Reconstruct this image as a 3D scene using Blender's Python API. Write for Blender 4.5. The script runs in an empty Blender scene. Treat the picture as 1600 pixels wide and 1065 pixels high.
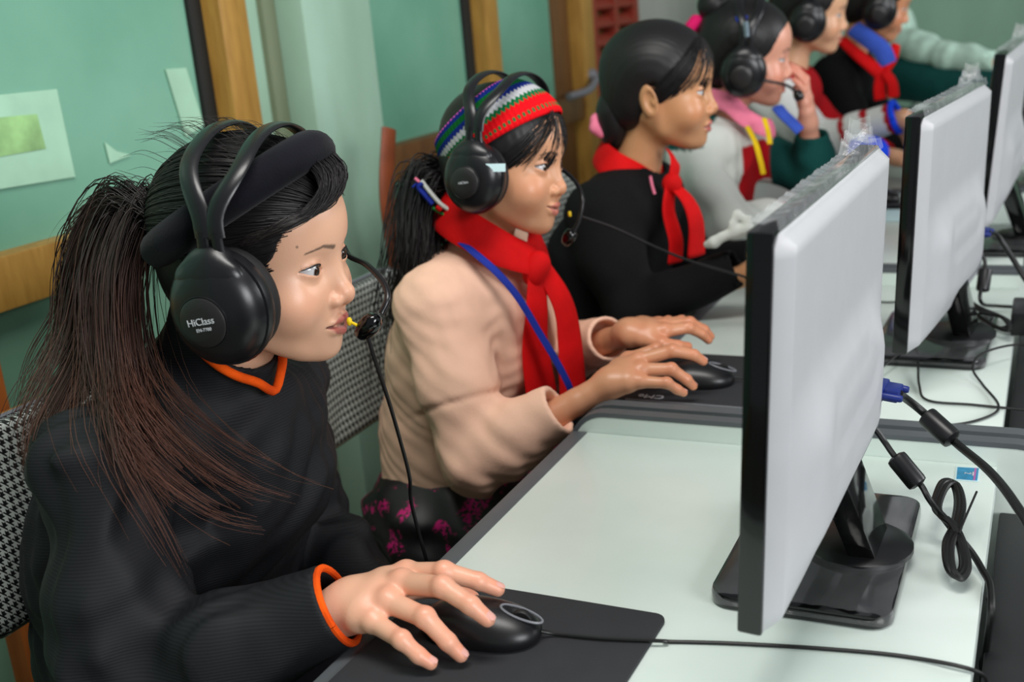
# A computer classroom: a row of children at white desks, seen along the row.
# World: x = from the children towards the monitors, y = along the row away from the viewer, z = up (floor 0, desk tops .72)
import bpy, bmesh, math, random
import numpy as np
from mathutils import Matrix, Vector
random.seed(7); RNG = np.random.RandomState(11)
scene = bpy.context.scene
# ------------------------------------------------------------------ camera
CAM_P = np.array([0., 0., 1.27]); F_PX = 1768.0
_yaw, _pit, _rol = math.radians(26.2), math.radians(-16.3), math.radians(-5.06)
_fw = np.array([-math.sin(_yaw)*math.cos(_pit), math.cos(_yaw)*math.cos(_pit), math.sin(_pit)])
_r0 = np.array([math.cos(_yaw), math.sin(_yaw), 0]); _u0 = np.cross(_r0, _fw)
_rt = _r0*math.cos(_rol)+_u0*math.sin(_rol); _up = -_r0*math.sin(_rol)+_u0*math.cos(_rol)
CAM_R = np.stack([_rt, _up, -_fw])
cam = bpy.data.cameras.new('camera'); camo = bpy.data.objects.new('camera', cam); scene.collection.objects.link(camo)
camo.matrix_world = Matrix([list(CAM_R[:, i])+[CAM_P[i]] for i in range(3)]+[[0, 0, 0, 1]])
cam.sensor_width = 36; cam.lens = F_PX/1600*36; cam.clip_start = .02
cam.dof.use_dof = True; cam.dof.focus_distance = 1.16; cam.dof.aperture_fstop = 5.0
scene.camera = camo
def at(px, py, x=None, y=None, z=None):
    """the place in the room measured in the photograph at px,py once one world coordinate is known"""
    d = CAM_R.T @ np.array([px-800, -(py-532.5), -F_PX])
    t = (x-CAM_P[0])/d[0] if x is not None else ((y-CAM_P[1])/d[1] if y is not None else (z-CAM_P[2])/d[2])
    return CAM_P+t*d
# ------------------------------------------------------------------ light
scene.view_settings.view_transform = 'Standard'; scene.view_settings.look = 'None'
scene.view_settings.exposure = 0.0; scene.view_settings.gamma = 1.0; scene.view_settings.use_curve_mapping = False
world = bpy.data.worlds.new('world'); scene.world = world; world.use_nodes = True
world.node_tree.nodes['Background'].inputs[0].default_value = (.90, .95, 1.0, 1); world.node_tree.nodes['Background'].inputs[1].default_value = .20
def area(name, loc, target, sx, sy, power, col=(1, 1, 1)):
    l = bpy.data.lights.new(name, 'AREA'); l.shape = 'RECTANGLE'; l.size = sx; l.size_y = sy; l.energy = power; l.color = col
    o = bpy.data.objects.new(name, l); scene.collection.objects.link(o); o.location = loc
    o.rotation_euler = (Vector(target)-Vector(loc)).to_track_quat('-Z', 'Y').to_euler(); return o
area('window_light_near', (2.6, -.6, 1.9), (-.6, 1.1, .8), 1.6, 1.3, 84, (.97, .985, 1.0))
area('window_light_far', (2.8, 3.0, 1.9), (-.6, 2.6, .8), 1.8, 1.3, 58, (.97, .985, 1.0))
area('ceiling_lamp_light', (-.2, .6, 2.7), (-.45, 1.3, .6), 1.2, .5, 30, (1, .98, .94))
# ------------------------------------------------------------------ helpers
def lin(c):
    return tuple((v/12.92 if v <= .04045 else ((v+.055)/1.055)**2.4) for v in c)
def rgb(r, g, b):
    return lin((r/255, g/255, b/255)) + (1.0,)

MATS = {}
class NT:
    """small wrapper that makes writing node trees short"""
    def __init__(s, name):
        s.m = bpy.data.materials.new(name); s.m.use_nodes = True
        s.t = s.m.node_tree; s.b = s.t.nodes['Principled BSDF']; MATS[name] = s.m
    def n(s, typ, **kw):
        nd = s.t.nodes.new(typ)
        for k, v in kw.items():
            if k[0] == '_': nd.inputs[k[1:].replace('_', ' ')].default_value = v
            else: setattr(nd, k, v)
        return nd
    def l(s, a, b): s.t.links.new(a, b)
    def obj(s): return s.n('ShaderNodeTexCoord').outputs['Object']
    def mapping(s, scale=(1, 1, 1), rot=(0, 0, 0), src=None):
        mp = s.n('ShaderNodeMapping'); mp.inputs['Scale'].default_value = scale; mp.inputs['Rotation'].default_value = rot
        s.l(src or s.obj(), mp.inputs['Vector']); return mp.outputs[0]
    def noise(s, scale, detail=3, src=None, rough=.5):
        nd = s.n('ShaderNodeTexNoise'); nd.inputs['Scale'].default_value = scale
        nd.inputs['Detail'].default_value = detail; nd.inputs['Roughness'].default_value = rough
        s.l(src or s.obj(), nd.inputs['Vector']); return nd.outputs['Fac']
    def ramp(s, fac, stops, interp='LINEAR'):
        r = s.n('ShaderNodeValToRGB'); r.color_ramp.interpolation = interp
        e = r.color_ramp.elements
        while len(e) < len(stops): e.new(.5)
        for i, (p, c) in enumerate(stops): e[i].position = p; e[i].color = c
        s.l(fac, r.inputs[0]); return r.outputs[0]
    def mix(s, fac, a, b, typ='MIX'):
        m = s.n('ShaderNodeMix', data_type='RGBA', blend_type=typ)
        for sock, v in ((0, fac), (6, a), (7, b)):
            if hasattr(v, 'is_linked'): s.l(v, m.inputs[sock])
            else: m.inputs[sock].default_value = v
        return m.outputs[2]
    def math(s, op, a, b=0.0, c=0.0):
        m = s.n('ShaderNodeMath', operation=op)
        for i, v in enumerate((a, b, c)):
            if hasattr(v, 'is_linked'): s.l(v, m.inputs[i])
            else: m.inputs[i].default_value = v
        return m.outputs[0]
    def bump(s, h, strength=.3, dist=.002):
        b = s.n('ShaderNodeBump'); b.inputs['Strength'].default_value = strength; b.inputs['Distance'].default_value = dist
        s.l(h, b.inputs['Height']); s.l(b.outputs[0], s.b.inputs['Normal'])
    def set(s, **kw):
        for k, v in kw.items():
            i = s.b.inputs[k.replace('_', ' ')]
            if hasattr(v, 'is_linked'): s.l(v, i)
            else: i.default_value = v
        return s

def plain(name, col, rough=.5, metal=0., spec=.5, var=.0, vscale=30, bump=0., bscale=200, coat=0., alpha=1., trans=0.):
    t = NT(name); t.set(Roughness=rough, Metallic=metal, Specular_IOR_Level=spec)
    if var:
        d = tuple(max(0, c*(1-var)) for c in col[:3])+(1,); u = tuple(min(1, c*(1+var)) for c in col[:3])+(1,)
        t.set(Base_Color=t.ramp(t.noise(vscale, 4), [(.3, d), (.7, u)]))
    else: t.set(Base_Color=col)
    if bump: t.bump(t.noise(bscale, 3), bump, .001)
    if coat: t.set(Coat_Weight=coat, Coat_Roughness=.08)
    if alpha < 1: t.set(Alpha=alpha)
    if trans: t.set(Transmission_Weight=trans)
    return t.m

def sstep(a, b, x): t = np.clip((x-a)/(b-a), 0, 1); return t*t*(3-2*t)
COL = bpy.context.scene.collection
def empty(name, loc=(0, 0, 0)):
    o = bpy.data.objects.new(name, None); o.location = loc; o.empty_display_size = .05; COL.objects.link(o); return o
def tag(o, label=None, cat=None, group=None, kind=None):
    if label: o['label'] = label
    if cat: o['category'] = cat
    if group: o['group'] = group
    if kind: o['kind'] = kind
    return o
def child(o, parent):
    o.parent = parent
    if parent is not None: o.matrix_parent_inverse = Matrix.Identity(4)
    return o
def mesh_obj(name, verts, faces, mat, parent=None, smooth=True, cols=None, world=True):
    """verts are world coordinates (world=True) or the parent's local ones"""
    me = bpy.data.meshes.new(name)
    verts = np.asarray(verts, dtype=np.float64).reshape(-1, 3)
    if parent is not None and world:
        mw = np.array(world_of(parent).inverted())
        verts = verts @ mw[:3, :3].T + mw[:3, 3]
    if isinstance(faces, np.ndarray) and faces.ndim == 2:
        nv, nf, k = len(verts), len(faces), faces.shape[1]
        me.vertices.add(nv); me.vertices.foreach_set('co', verts.astype(np.float32).ravel())
        me.loops.add(nf*k); me.loops.foreach_set('vertex_index', faces.astype(np.int32).ravel())
        me.polygons.add(nf); me.polygons.foreach_set('loop_start', np.arange(0, nf*k, k, dtype=np.int32))
        me.polygons.foreach_set('loop_total', np.full(nf, k, dtype=np.int32))
        me.update(calc_edges=True)
    else:
        me.from_pydata([tuple(v) for v in verts], [], [tuple(int(i) for i in f) for f in faces]); me.update()
    if cols is not None:
        a = me.color_attributes.new('Col', 'FLOAT_COLOR', 'POINT')
        c4 = np.ones((len(verts), 4), np.float32); c4[:, :3] = cols; a.data.foreach_set('color', c4.ravel())
    me.polygons.foreach_set('use_smooth', np.full(len(me.polygons), smooth)); me.update()
    if mat is not None:
        for m in (mat if isinstance(mat, (list, tuple)) else [mat]): me.materials.append(m)
    o = bpy.data.objects.new(name, me); COL.objects.link(o)
    if parent is not None: child(o, parent)
    return o
def world_of(o):
    m = Matrix.LocRotScale(o.location, o.rotation_euler, o.scale)
    return world_of(o.parent) @ m if o.parent else m
def smooth_by_angle(o, ang=.6):
    me = o.data; bm = bmesh.new(); bm.from_mesh(me)
    for e in bm.edges:
        if len(e.link_faces) == 2 and e.calc_face_angle(0) > ang: e.smooth = False
    bm.to_mesh(me); bm.free(); return o

class MB:
    """collects shapes for ONE mesh object"""
    def __init__(s): s.v = []; s.f = []
    def add(s, v, f):
        o = len(s.v); s.v += [tuple(map(float, p)) for p in v]; s.f += [tuple(i+o for i in q) for q in f]; return s
    def box(s, lo, hi, M=None, bev=0.):
        lo = Vector(lo); hi = Vector(hi)
        bm = bmesh.new(); bmesh.ops.create_cube(bm, size=1)
        for v in bm.verts: v.co = Vector([lo[i]+(v.co[i]+.5)*(hi[i]-lo[i]) for i in range(3)])
        if bev: bmesh.ops.bevel(bm, geom=list(bm.edges), offset=bev, segments=2, affect='EDGES', profile=.6)
        return s.bm(bm, M)
    def bm(s, bm, M=None):
        if M is not None: bm.transform(M)
        bm.verts.index_update(); s.add([v.co for v in bm.verts], [[v.index for v in f.verts] for f in bm.faces]); bm.free(); return s
    def prism(s, pts, z0, z1, M=None, bev=0., seg=2):
        """polygon pts (x,y) extruded along z"""
        bm = bmesh.new(); vs = [bm.verts.new((x, y, z0)) for x, y in pts]; f = bm.faces.new(vs)
        r = bmesh.ops.extrude_face_region(bm, geom=[f]); bmesh.ops.translate(bm, verts=[e for e in r['geom'] if isinstance(e, bmesh.types.BMVert)], vec=(0, 0, z1-z0))
        bmesh.ops.recalc_face_normals(bm, faces=bm.faces)
        if bev:
            ed = [e for e in bm.edges if abs(e.verts[0].co.z-e.verts[1].co.z) < 1e-7]
            bmesh.ops.bevel(bm, geom=ed, offset=bev, segments=seg, affect='EDGES', profile=.6)
        return s.bm(bm, M)
    def tube(s, pts, r, sides=8, cap=True, flat=1., up=None):
        v, f = tube_mesh(pts, r, sides, cap, flat, up); return s.add(v, f)
    def lathe(s, prof, n=24, M=None, sx=1., sy=1.):
        v = []; f = []; M = M or Matrix.Identity(4)
        for (r, z) in prof:
            for i in range(n):
                a = 2*math.pi*i/n; v.append(M @ Vector((r*math.cos(a)*sx, r*math.sin(a)*sy, z)))
        for j in range(len(prof)-1):
            for i in range(n): f.append((j*n+i, j*n+(i+1) % n, (j+1)*n+(i+1) % n, (j+1)*n+i))
        f.append(tuple(range(n))[::-1]); f.append(tuple((len(prof)-1)*n+i for i in range(n)))
        return s.add(v, f)
    def obj(s, name, mat, parent=None, smooth=True, ang=.7, world=True):
        o = mesh_obj(name, s.v, s.f, mat, parent, smooth, world=world)
        bm = bmesh.new(); bm.from_mesh(o.data); bmesh.ops.recalc_face_normals(bm, faces=bm.faces); bm.to_mesh(o.data); bm.free()
        if smooth: smooth_by_angle(o, ang)
        return o

def catmull(pts, n=8):
    """smooth polyline through pts (rows of any length)"""
    p = np.asarray(pts, float)
    if len(p) < 3: 
        t = np.linspace(0, 1, n+1)[:, None]; return p[0]*(1-t)+p[-1]*t
    q = np.vstack([2*p[0]-p[1], p, 2*p[-1]-p[-2]]); out = []
    for i in range(1, len(q)-2):
        a, b, c, d = q[i-1], q[i], q[i+1], q[i+2]
        for k in range(n):
            t = k/n
            out.append(.5*((2*b)+(-a+c)*t+(2*a-5*b+4*c-d)*t*t+(-a+3*b-3*c+d)*t**3))
    out.append(p[-1]); return np.array(out)

def tube_mesh(pts, r, sides=8, cap=True, flat=1., up=None):
    p = np.asarray(pts, float)[:, :3]; n = len(p); r = np.broadcast_to(np.asarray(r, float), (n,))
    t = np.gradient(p, axis=0); t /= np.linalg.norm(t, axis=1)[:, None]+1e-12
    ups = None if up is None else np.broadcast_to(np.asarray(up, float), (n, 3))
    u = np.array([0, 0, 1.] if abs(t[0][2]) < .9 else [1., 0, 0])
    v = []; f = []
    for i in range(n):
        if ups is not None: u = ups[i]
        u = u-t[i]*(u@t[i]); u /= np.linalg.norm(u)+1e-12; w = np.cross(t[i], u)
        for k in range(sides):
            a = 2*math.pi*k/sides; v.append(p[i]+r[i]*(math.cos(a)*w+flat*math.sin(a)*u))
    for i in range(n-1):
        for k in range(sides): f.append((i*sides+k, i*sides+(k+1) % sides, (i+1)*sides+(k+1) % sides, (i+1)*sides+k))
    if cap: f.append(tuple(range(sides))[::-1]); f.append(tuple((n-1)*sides+k for k in range(sides)))
    return v, f

def rrect(w, h, r, n=5, cx=0, cy=0):
    out = []
    for (sx, sy, a0) in ((1, 1, 0), (-1, 1, 90), (-1, -1, 180), (1, -1, 270)):
        for k in range(n+1):
            a = math.radians(a0+90*k/n); out.append((cx+sx*(w/2-r)+r*math.cos(a), cy+sy*(h/2-r)+r*math.sin(a)))
    return out

def text_mesh(s, size, extrude=.0002):
    cu = bpy.data.curves.new('txt', 'FONT'); cu.body = s; cu.size = size; cu.extrude = extrude; cu.align_x = 'CENTER'; cu.align_y = 'CENTER'
    o = bpy.data.objects.new('txt', cu); COL.objects.link(o)
    dg = bpy.context.evaluated_depsgraph_get(); me = bpy.data.meshes.new_from_object(o.evaluated_get(dg))
    bpy.data.objects.remove(o); bpy.data.curves.remove(cu); me.name = 'lettering'; return me
def text_obj(s, size, M, mat, parent, name='lettering'):
    me = text_mesh(s, size); me.transform(world_of(parent).inverted() @ M); me.materials.append(mat)
    o = bpy.data.objects.new(name, me); COL.objects.link(o); child(o, parent); return o

# ------------------------------------------------------------------ signed distance modelling
class SDF:
    """smooth blended solids, meshed with surface nets in sparse blocks"""
    def __init__(s): s.p = []
    def _add(s, fn, lo, hi, k, op): s.p.append((fn, np.asarray(lo, float)-k-1e-4, np.asarray(hi, float)+k+1e-4, k, op)); return s
    def cone(s, a, b, ra, rb=None, k=.01, op='u'):
        a = np.asarray(a, float); b = np.asarray(b, float); rb = ra if rb is None else rb; ba = b-a; L = max(ba@ba, 1e-12); m = max(ra, rb)
        def fn(X, Y, Z):
            x, y, z = X-a[0], Y-a[1], Z-a[2]
            t = np.clip((x*ba[0]+y*ba[1]+z*ba[2])/L, 0, 1)
            return np.sqrt((x-t*ba[0])**2+(y-t*ba[1])**2+(z-t*ba[2])**2)-(ra+(rb-ra)*t)
        return s._add(fn, np.minimum(a, b)-m, np.maximum(a, b)+m, k, op)
    def chain(s, pts, k=.01, op='u', kk=.004):
        """pts rows (x,y,z,r)"""
        P = [np.asarray(p, float) for p in pts]
        def fn(X, Y, Z):
            d = None
            for p, q in zip(P[:-1], P[1:]):
                ba = q[:3]-p[:3]; L = max(ba@ba, 1e-12); x, y, z = X-p[0], Y-p[1], Z-p[2]
                t = np.clip((x*ba[0]+y*ba[1]+z*ba[2])/L, 0, 1)
                e = np.sqrt((x-t*ba[0])**2+(y-t*ba[1])**2+(z-t*ba[2])**2)-(p[3]+(q[3]-p[3])*t)
                if d is None: d = e
                else:
                    h = np.maximum(kk-np.abs(d-e), 0); d = np.minimum(d, e)-h*h/(4*kk)
            return d
        A = np.array(P); m = A[:, 3:4]
        return s._add(fn, (A[:, :3]-m).min(0), (A[:, :3]+m).max(0), k, op)
    def ell(s, c, r, R=None, k=.01, op='u'):
        c = np.asarray(c, float); r = np.asarray([r]*3 if np.isscalar(r) else r, float); R = None if R is None else np.asarray(R, float)[:3, :3]
        def fn(X, Y, Z):
            x, y, z = X-c[0], Y-c[1], Z-c[2]
            if R is not None: x, y, z = (R[0, 0]*x+R[1, 0]*y+R[2, 0]*z, R[0, 1]*x+R[1, 1]*y+R[2, 1]*z, R[0, 2]*x+R[1, 2]*y+R[2, 2]*z)
            a, b, e = x/r[0], y/r[1], z/r[2]; k0 = np.sqrt(a*a+b*b+e*e)
            k1 = np.sqrt((a/r[0])**2+(b/r[1])**2+(e/r[2])**2)+1e-9
            return k0*(k0-1)/k1
        m = r.max() if R is not None else r
        return s._add(fn, c-m, c+m, k, op)
    def fn(s, f, lo, hi, k=.01, op='u'): return s._add(f, lo, hi, k, op)
    def disp(s, f, lo, hi): return s._add(f, lo, hi, 0, 'd')
    def mesh(s, res, n=28, lo=None, hi=None):
        un = [p for p in s.p if p[4] == 'u']
        lo = np.min([p[1] for p in un], 0)-2*res-.01 if lo is None else np.asarray(lo, float); hi = np.max([p[2] for p in un], 0)+2*res if hi is None else np.asarray(hi, float)
        nb = np.ceil((hi-lo)/(res*n)).astype(int); N = nb*n+2
        ids = []; pos = []; quads = []
        g = np.arange(n+1)
        km = max(p[3] for p in s.p)*1.3
        ex = np.array([[km if (max(p[2]-p[1]) > .07 and p[4] == 'u') else .35*p[3]] for p in s.p])
        blo = np.array([p[1] for p in s.p])-ex; bhi = np.array([p[2] for p in s.p])+ex; isu = np.array([p[4] == 'u' for p in s.p])
        for bx in range(nb[0]):
            for by in range(nb[1]):
                for bz in range(nb[2]):
                    o = lo+np.array([bx, by, bz])*n*res; e = o+n*res
                    hit = np.all((bhi >= o) & (blo <= e), 1)
                    if not (hit & isu).any(): continue
                    act = [s.p[i] for i in np.nonzero(hit)[0]]
                    def ev(X, Y, Z):
                        d = None
                        for fn, _, _, k, op in act:
                            if op == 'd':
                                if d is not None: d = d+fn(X, Y, Z)
                                continue
                            q = fn(X, Y, Z)
                            if op == 'u':
                                if d is None: d = q
                                else:
                                    if k > 0: h = np.maximum(k-np.abs(d-q), 0); d = np.minimum(d, q)-h*h/(4*k)
                                    else: d = np.minimum(d, q)
                            elif d is not None:
                                q = -q
                                if k > 0: h = np.maximum(k-np.abs(d-q), 0); d = np.maximum(d, q)+h*h/(4*k)
                                else: d = np.maximum(d, q)
                        return d
                    # coarse test
                    ca = np.linspace(0, n*res, 5).astype(np.float32)
                    cd = ev(*(np.meshgrid(ca+np.float32(o[0]), ca+np.float32(o[1]), ca+np.float32(o[2]), indexing='ij')))
                    if cd is None: continue
                    if np.abs(cd).min() > n*res*.45: continue
                    ax = [(o[i]+g*res).astype(np.float32) for i in range(3)]
                    X, Y, Z = np.meshgrid(*ax, indexing='ij')
                    d = ev(X, Y, Z)
                    ins = d < 0
                    if ins.all() or not ins.any(): continue
                    c = [ins[i:n+i, j:n+j, k:n+k] for i in (0, 1) for j in (0, 1) for k in (0, 1)]
                    cnt = sum(q.astype(np.int8) for q in c); ac = (cnt > 0) & (cnt < 8)
                    I = np.argwhere(ac)
                    base = np.array([bx, by, bz])*n
                    acc = np.zeros((len(I), 3)); w = np.zeros(len(I))
                    ix, iy, iz = I.T
                    for axis in range(3):
                        oth = [a for a in range(3) if a != axis]
                        for u in (0, 1):
                            for v in (0, 1):
                                s0 = [ix, iy, iz]; off = [0, 0, 0]; off[oth[0]] = u; off[oth[1]] = v
                                a0 = tuple(s0[i]+off[i] for i in range(3)); off2 = list(off); off2[axis] = 1
                                a1 = tuple(s0[i]+off2[i] for i in range(3))
                                d0, d1 = d[a0], d[a1]; cr = (d0 < 0) != (d1 < 0)
                                t = np.where(cr, d0/np.where(cr, d0-d1, 1), 0)
                                p = np.zeros((len(I), 3)); p[:, oth[0]] = u; p[:, oth[1]] = v; p[:, axis] = t
                                acc += p*cr[:, None]; w += cr
                    pos.append(lo+(base+I+acc/w[:, None])*res)
                    G = base+I; ids.append((G[:, 0]*N[1]+G[:, 1])*N[2]+G[:, 2])
                    st = (N[1]*N[2], N[2], 1)
                    for axis in range(3):
                        sl0 = [slice(0, n)]*3; sl1 = [slice(0, n)]*3; sl1[axis] = slice(1, n+1)
                        A = ins[tuple(sl0)]; B = ins[tuple(sl1)]; cr = A != B
                        J = np.argwhere(cr)
                        if not len(J): continue
                        fl = A[cr]; Gj = base+J; gid = (Gj[:, 0]*N[1]+Gj[:, 1])*N[2]+Gj[:, 2]
                        o1, o2 = [a for a in range(3) if a != axis]
                        if axis == 1: o1, o2 = o2, o1
                        q = np.stack([gid, gid-st[o1], gid-st[o1]-st[o2], gid-st[o2]], 1)
                        q[~fl] = q[~fl][:, ::-1]; quads.append(q)
        ids = np.concatenate(ids); pos = np.concatenate(pos); quads = np.concatenate(quads)
        order = np.argsort(ids); sid = ids[order]; k = np.clip(np.searchsorted(sid, quads), 0, len(sid)-1)
        ok = (sid[k] == quads).all(1)
        return pos[order], k[ok][:, ::1]

def relax(v, f, it=2, lam=.5):
    """a little Laplacian smoothing"""
    n = len(v)
    e = np.concatenate([f[:, [0, 1]], f[:, [1, 2]], f[:, [2, 3]], f[:, [3, 0]]])
    a = np.concatenate([e[:, 0], e[:, 1]]); b = np.concatenate([e[:, 1], e[:, 0]]); cnt = np.bincount(a, minlength=n)[:, None]
    for _ in range(it):
        m = np.stack([np.bincount(a, weights=v[b, i], minlength=n) for i in range(3)], 1)/np.maximum(cnt, 1)
        v = v+lam*(m-v)
    return v
def join(parts):
    """[(v,f,c)...] -> one"""
    V = []; F = []; Cc = []; o = 0
    for v, f, c in parts: V.append(v); F.append(f+o); Cc.append(c); o += len(v)
    return np.concatenate(V), np.concatenate(F), np.concatenate(Cc)
def xf(M, v):
    M = np.array(M); return np.asarray(v) @ M[:3, :3].T+M[:3, 3]
# ------------------------------------------------------------------ materials
def attr_mat(name, rough, spec=.5, sss=0., bump=0., bscale=400, sheen=0.):
    t = NT(name); t.set(Base_Color=t.n('ShaderNodeVertexColor', layer_name='Col').outputs[0], Roughness=rough, Specular_IOR_Level=spec)
    if sss: t.set(Subsurface_Weight=sss, Subsurface_Radius=(.012, .005, .003), Subsurface_Scale=.6)
    if bump: t.bump(t.noise(bscale, 3), bump, .001)
    if sheen: t.set(Sheen_Weight=sheen, Sheen_Roughness=.4)
    return t.m
attr_mat('skin', .38, .5, sss=.12, bump=.12, bscale=500); attr_mat('eye', .04, .6); attr_mat('hair', .46, .4); attr_mat('knit', .9, .1, bump=.5, bscale=900)
attr_mat('cloth_painted', .85, .2, bump=.3, bscale=700)
plain('lash', (.008, .006, .006, 1), .7)
# houndstooth upholstery
t = NT('houndstooth'); mp = t.mapping((92, 92, 92)); sp = t.n('ShaderNodeSeparateXYZ'); t.l(mp, sp.inputs[0]); U, V = sp.outputs[1], sp.outputs[2]
a = t.math('LESS_THAN', t.math('FRACT', U), .5); b = t.math('LESS_THAN', t.math('FRACT', V), .5)
dg = t.math('LESS_THAN', t.math('FRACT', t.math('MULTIPLY', t.math('ADD', U, V), 2.0)), .5)
same = t.math('COMPARE', a, b, .1); fac = t.math('ADD', t.math('MULTIPLY', same, a), t.math('MULTIPLY', t.math('SUBTRACT', 1., same), dg))
t.set(Base_Color=t.mix(fac, rgb(196, 204, 198), rgb(16, 18, 20)), Roughness=.55)
plain('chrome', (.75, .76, .77, 1), .12, 1.0); plain('chair_orange_wood', rgb(140, 66, 28), .45, var=.15)
# walls
def wallmat(name, c1, c2, rough=.6, sc=3.):
    t = NT(name); n1 = t.noise(sc, 6, t.mapping((1, 1, .35))); n2 = t.noise(40, 3)
    c = t.mix(t.ramp(n1, [(.35, (0, 0, 0, 1)), (.7, (1, 1, 1, 1))]), c1, c2); t.set(Base_Color=t.mix(t.math('MULTIPLY', n2, .12), c, (.3, .3, .25, 1)), Roughness=rough); t.bump(n2, .08, .002); return t.m
wallmat('plaster_green', rgb(168, 205, 184), rgb(134, 168, 142)); wallmat('plaster_olive', rgb(122, 132, 104), rgb(108, 118, 92)); wallmat('plaster_grey', rgb(176, 178, 170), rgb(150, 152, 146)); wallmat('plaster_back', rgb(150, 190, 165), rgb(132, 172, 148))
wallmat('floor_mat', rgb(128, 130, 112), rgb(104, 108, 92), .35, 2.)
t = NT('frosted_glass'); n1 = t.noise(2.2, 5); t.set(Base_Color=t.ramp(n1, [(.3, rgb(98, 156, 130)), (.7, rgb(132, 184, 160))]), Roughness=.22, Specular_IOR_Level=.6); t.bump(t.noise(160, 2), .03, .001)
t = NT('frosted_glass_low'); n1 = t.noise(3.2, 5); t.set(Base_Color=t.ramp(n1, [(.3, rgb(96, 140, 116)), (.7, rgb(120, 160, 136))]), Roughness=.3, Specular_IOR_Level=.5)
def woodmat(name, c1, c2, rough=.45):
    t = NT(name); n = t.noise(9, 6, t.mapping((6, 6, .8)), .6); t.set(Base_Color=t.ramp(n, [(.3, c1), (.7, c2)]), Roughness=rough); t.bump(n, .1, .001); return t.m
woodmat('wood_ochre', rgb(150, 108, 42), rgb(186, 142, 66)); woodmat('wood_brown', rgb(92, 60, 30), rgb(120, 80, 40)); woodmat('wood_red', rgb(120, 34, 22), rgb(158, 56, 36)); woodmat('wood_orange', rgb(150, 78, 28), rgb(186, 104, 44))
plain('gap_shadow', rgb(18, 20, 18), .7); plain('paper', rgb(168, 212, 184), .6, var=.08, vscale=14); plain('paper_white', rgb(205, 232, 236), .6)  # gap tone is painted shade; 'paper' is the tone of the glass reflections
# desks and machines
t = NT('desk_white'); n1 = t.noise(6, 4); t.set(Base_Color=t.ramp(n1, [(.3, rgb(206, 219, 212)), (.7, rgb(218, 228, 222))]), Roughness=.28)
plain('desk_grey', rgb(84, 88, 92), .5, var=.05); plain('rear_shade', rgb(30, 31, 33), .6)
plain('monitor_white', rgb(184, 185, 188), .45, var=.02); plain('black_gloss', rgb(8, 8, 9), .10, coat=.2); plain('black_plastic', rgb(20, 20, 22), .36, var=.1, vscale=60); plain('black_matte', rgb(16, 16, 17), .55)
plain('grey_plastic', rgb(120, 122, 128), .4); plain('vga_blue', rgb(26, 44, 120), .38); plain('cable_black', rgb(13, 13, 14), .45); plain('cable_grey', rgb(70, 72, 76), .5)
plain('mousepad', rgb(40, 41, 45), .85, var=.08, bump=.2, bscale=900); plain('print_white', rgb(205, 208, 212), .5); plain('yellow', rgb(240, 205, 20), .5)
plain('headset_black', rgb(22, 22, 25), .30, bump=.05, bscale=1500); plain('headset_plate', rgb(34, 32, 33), .38); plain('cushion', rgb(14, 14, 16), .7); plain('headset_silver', rgb(150, 170, 185), .3, .6)
t = NT('film'); t.set(Base_Color=(.95, .97, 1, 1), Roughness=.06, Specular_IOR_Level=.9, Alpha=.16); t.bump(t.noise(60, 3), .9, .006)
t = NT('film_flat'); t.set(Base_Color=(.95, .97, 1, 1), Roughness=.05, Specular_IOR_Level=.9, Alpha=.05); t.bump(t.noise(40, 2), .5, .004)
# clothes
def cloth(name, c, rough=.85, var=.12, stripe=None, sheen=.0, spec=.2, bs=700):
    t = NT(name); d = tuple(x*(1-var) for x in c[:3])+(1,); u = tuple(min(1, x*(1+var)) for x in c[:3])+(1,)
    col = t.ramp(t.noise(25, 4), [(.3, d), (.7, u)]); h = t.noise(bs, 2)
    if stripe:
        w = t.n('ShaderNodeTexWave', wave_type='BANDS', bands_direction='Z'); w.inputs['Scale'].default_value = stripe; w.inputs['Distortion'].default_value = .6; w.inputs['Detail Scale'].default_value = 1.5
        t.l(t.obj(), w.inputs['Vector']); col = t.mix(w.outputs['Fac'], tuple(x*.8 for x in c[:3])+(1,), tuple(x*1.25 for x in c[:3])+(1,)); h = w.outputs['Fac']
    t.set(Base_Color=col, Roughness=rough, Specular_IOR_Level=spec); t.bump(h, .14 if stripe else .35, .0012)
    if sheen: t.set(Sheen_Weight=sheen, Sheen_Roughness=.5)
    return t.m
cloth('jacket_black', rgb(19, 20, 24), .66, stripe=115, spec=.3); cloth('cloth_black', rgb(14, 14, 16), .9); cloth('velvet', rgb(11, 11, 20), .95, .35, sheen=.06, bs=420)
cloth('orange_trim', rgb(255, 80, 8), .85, .45, bs=600); cloth('red_cloth', rgb(212, 9, 13), .8); cloth('peach', rgb(248, 200, 174), .82, .05); cloth('blue_ribbon', rgb(28, 48, 150), .7)
cloth('white_cloth', rgb(222, 226, 220), .8, .06); cloth('green_dark', rgb(12, 70, 66), .8); cloth('red_dark', rgb(176, 16, 26), .8); cloth('pink_knit', rgb(244, 130, 160), .9); cloth('hot_pink', rgb(232, 30, 110), .8)
cloth('yellow_ribbon', rgb(236, 196, 20), .7); cloth('blue_cloth', rgb(18, 70, 225), .8); cloth('blue_scarf', rgb(60, 90, 190), .85); cloth('trouser_dark', rgb(24, 24, 30), .85); cloth('mint_sleeve', rgb(190, 222, 205), .85, .2); cloth('green_cloth', rgb(30, 130, 60), .85)
t = NT('sequin_skirt'); v = t.n('ShaderNodeTexVoronoi'); v.inputs['Scale'].default_value = 300; t.l(t.obj(), v.inputs['Vector'])
blot = t.ramp(t.noise(26, 3), [(.54, (0, 0, 0, 1)), (.60, (1, 1, 1, 1))]); sepc = t.n('ShaderNodeSeparateColor'); t.l(v.outputs['Color'], sepc.inputs[0])
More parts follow.
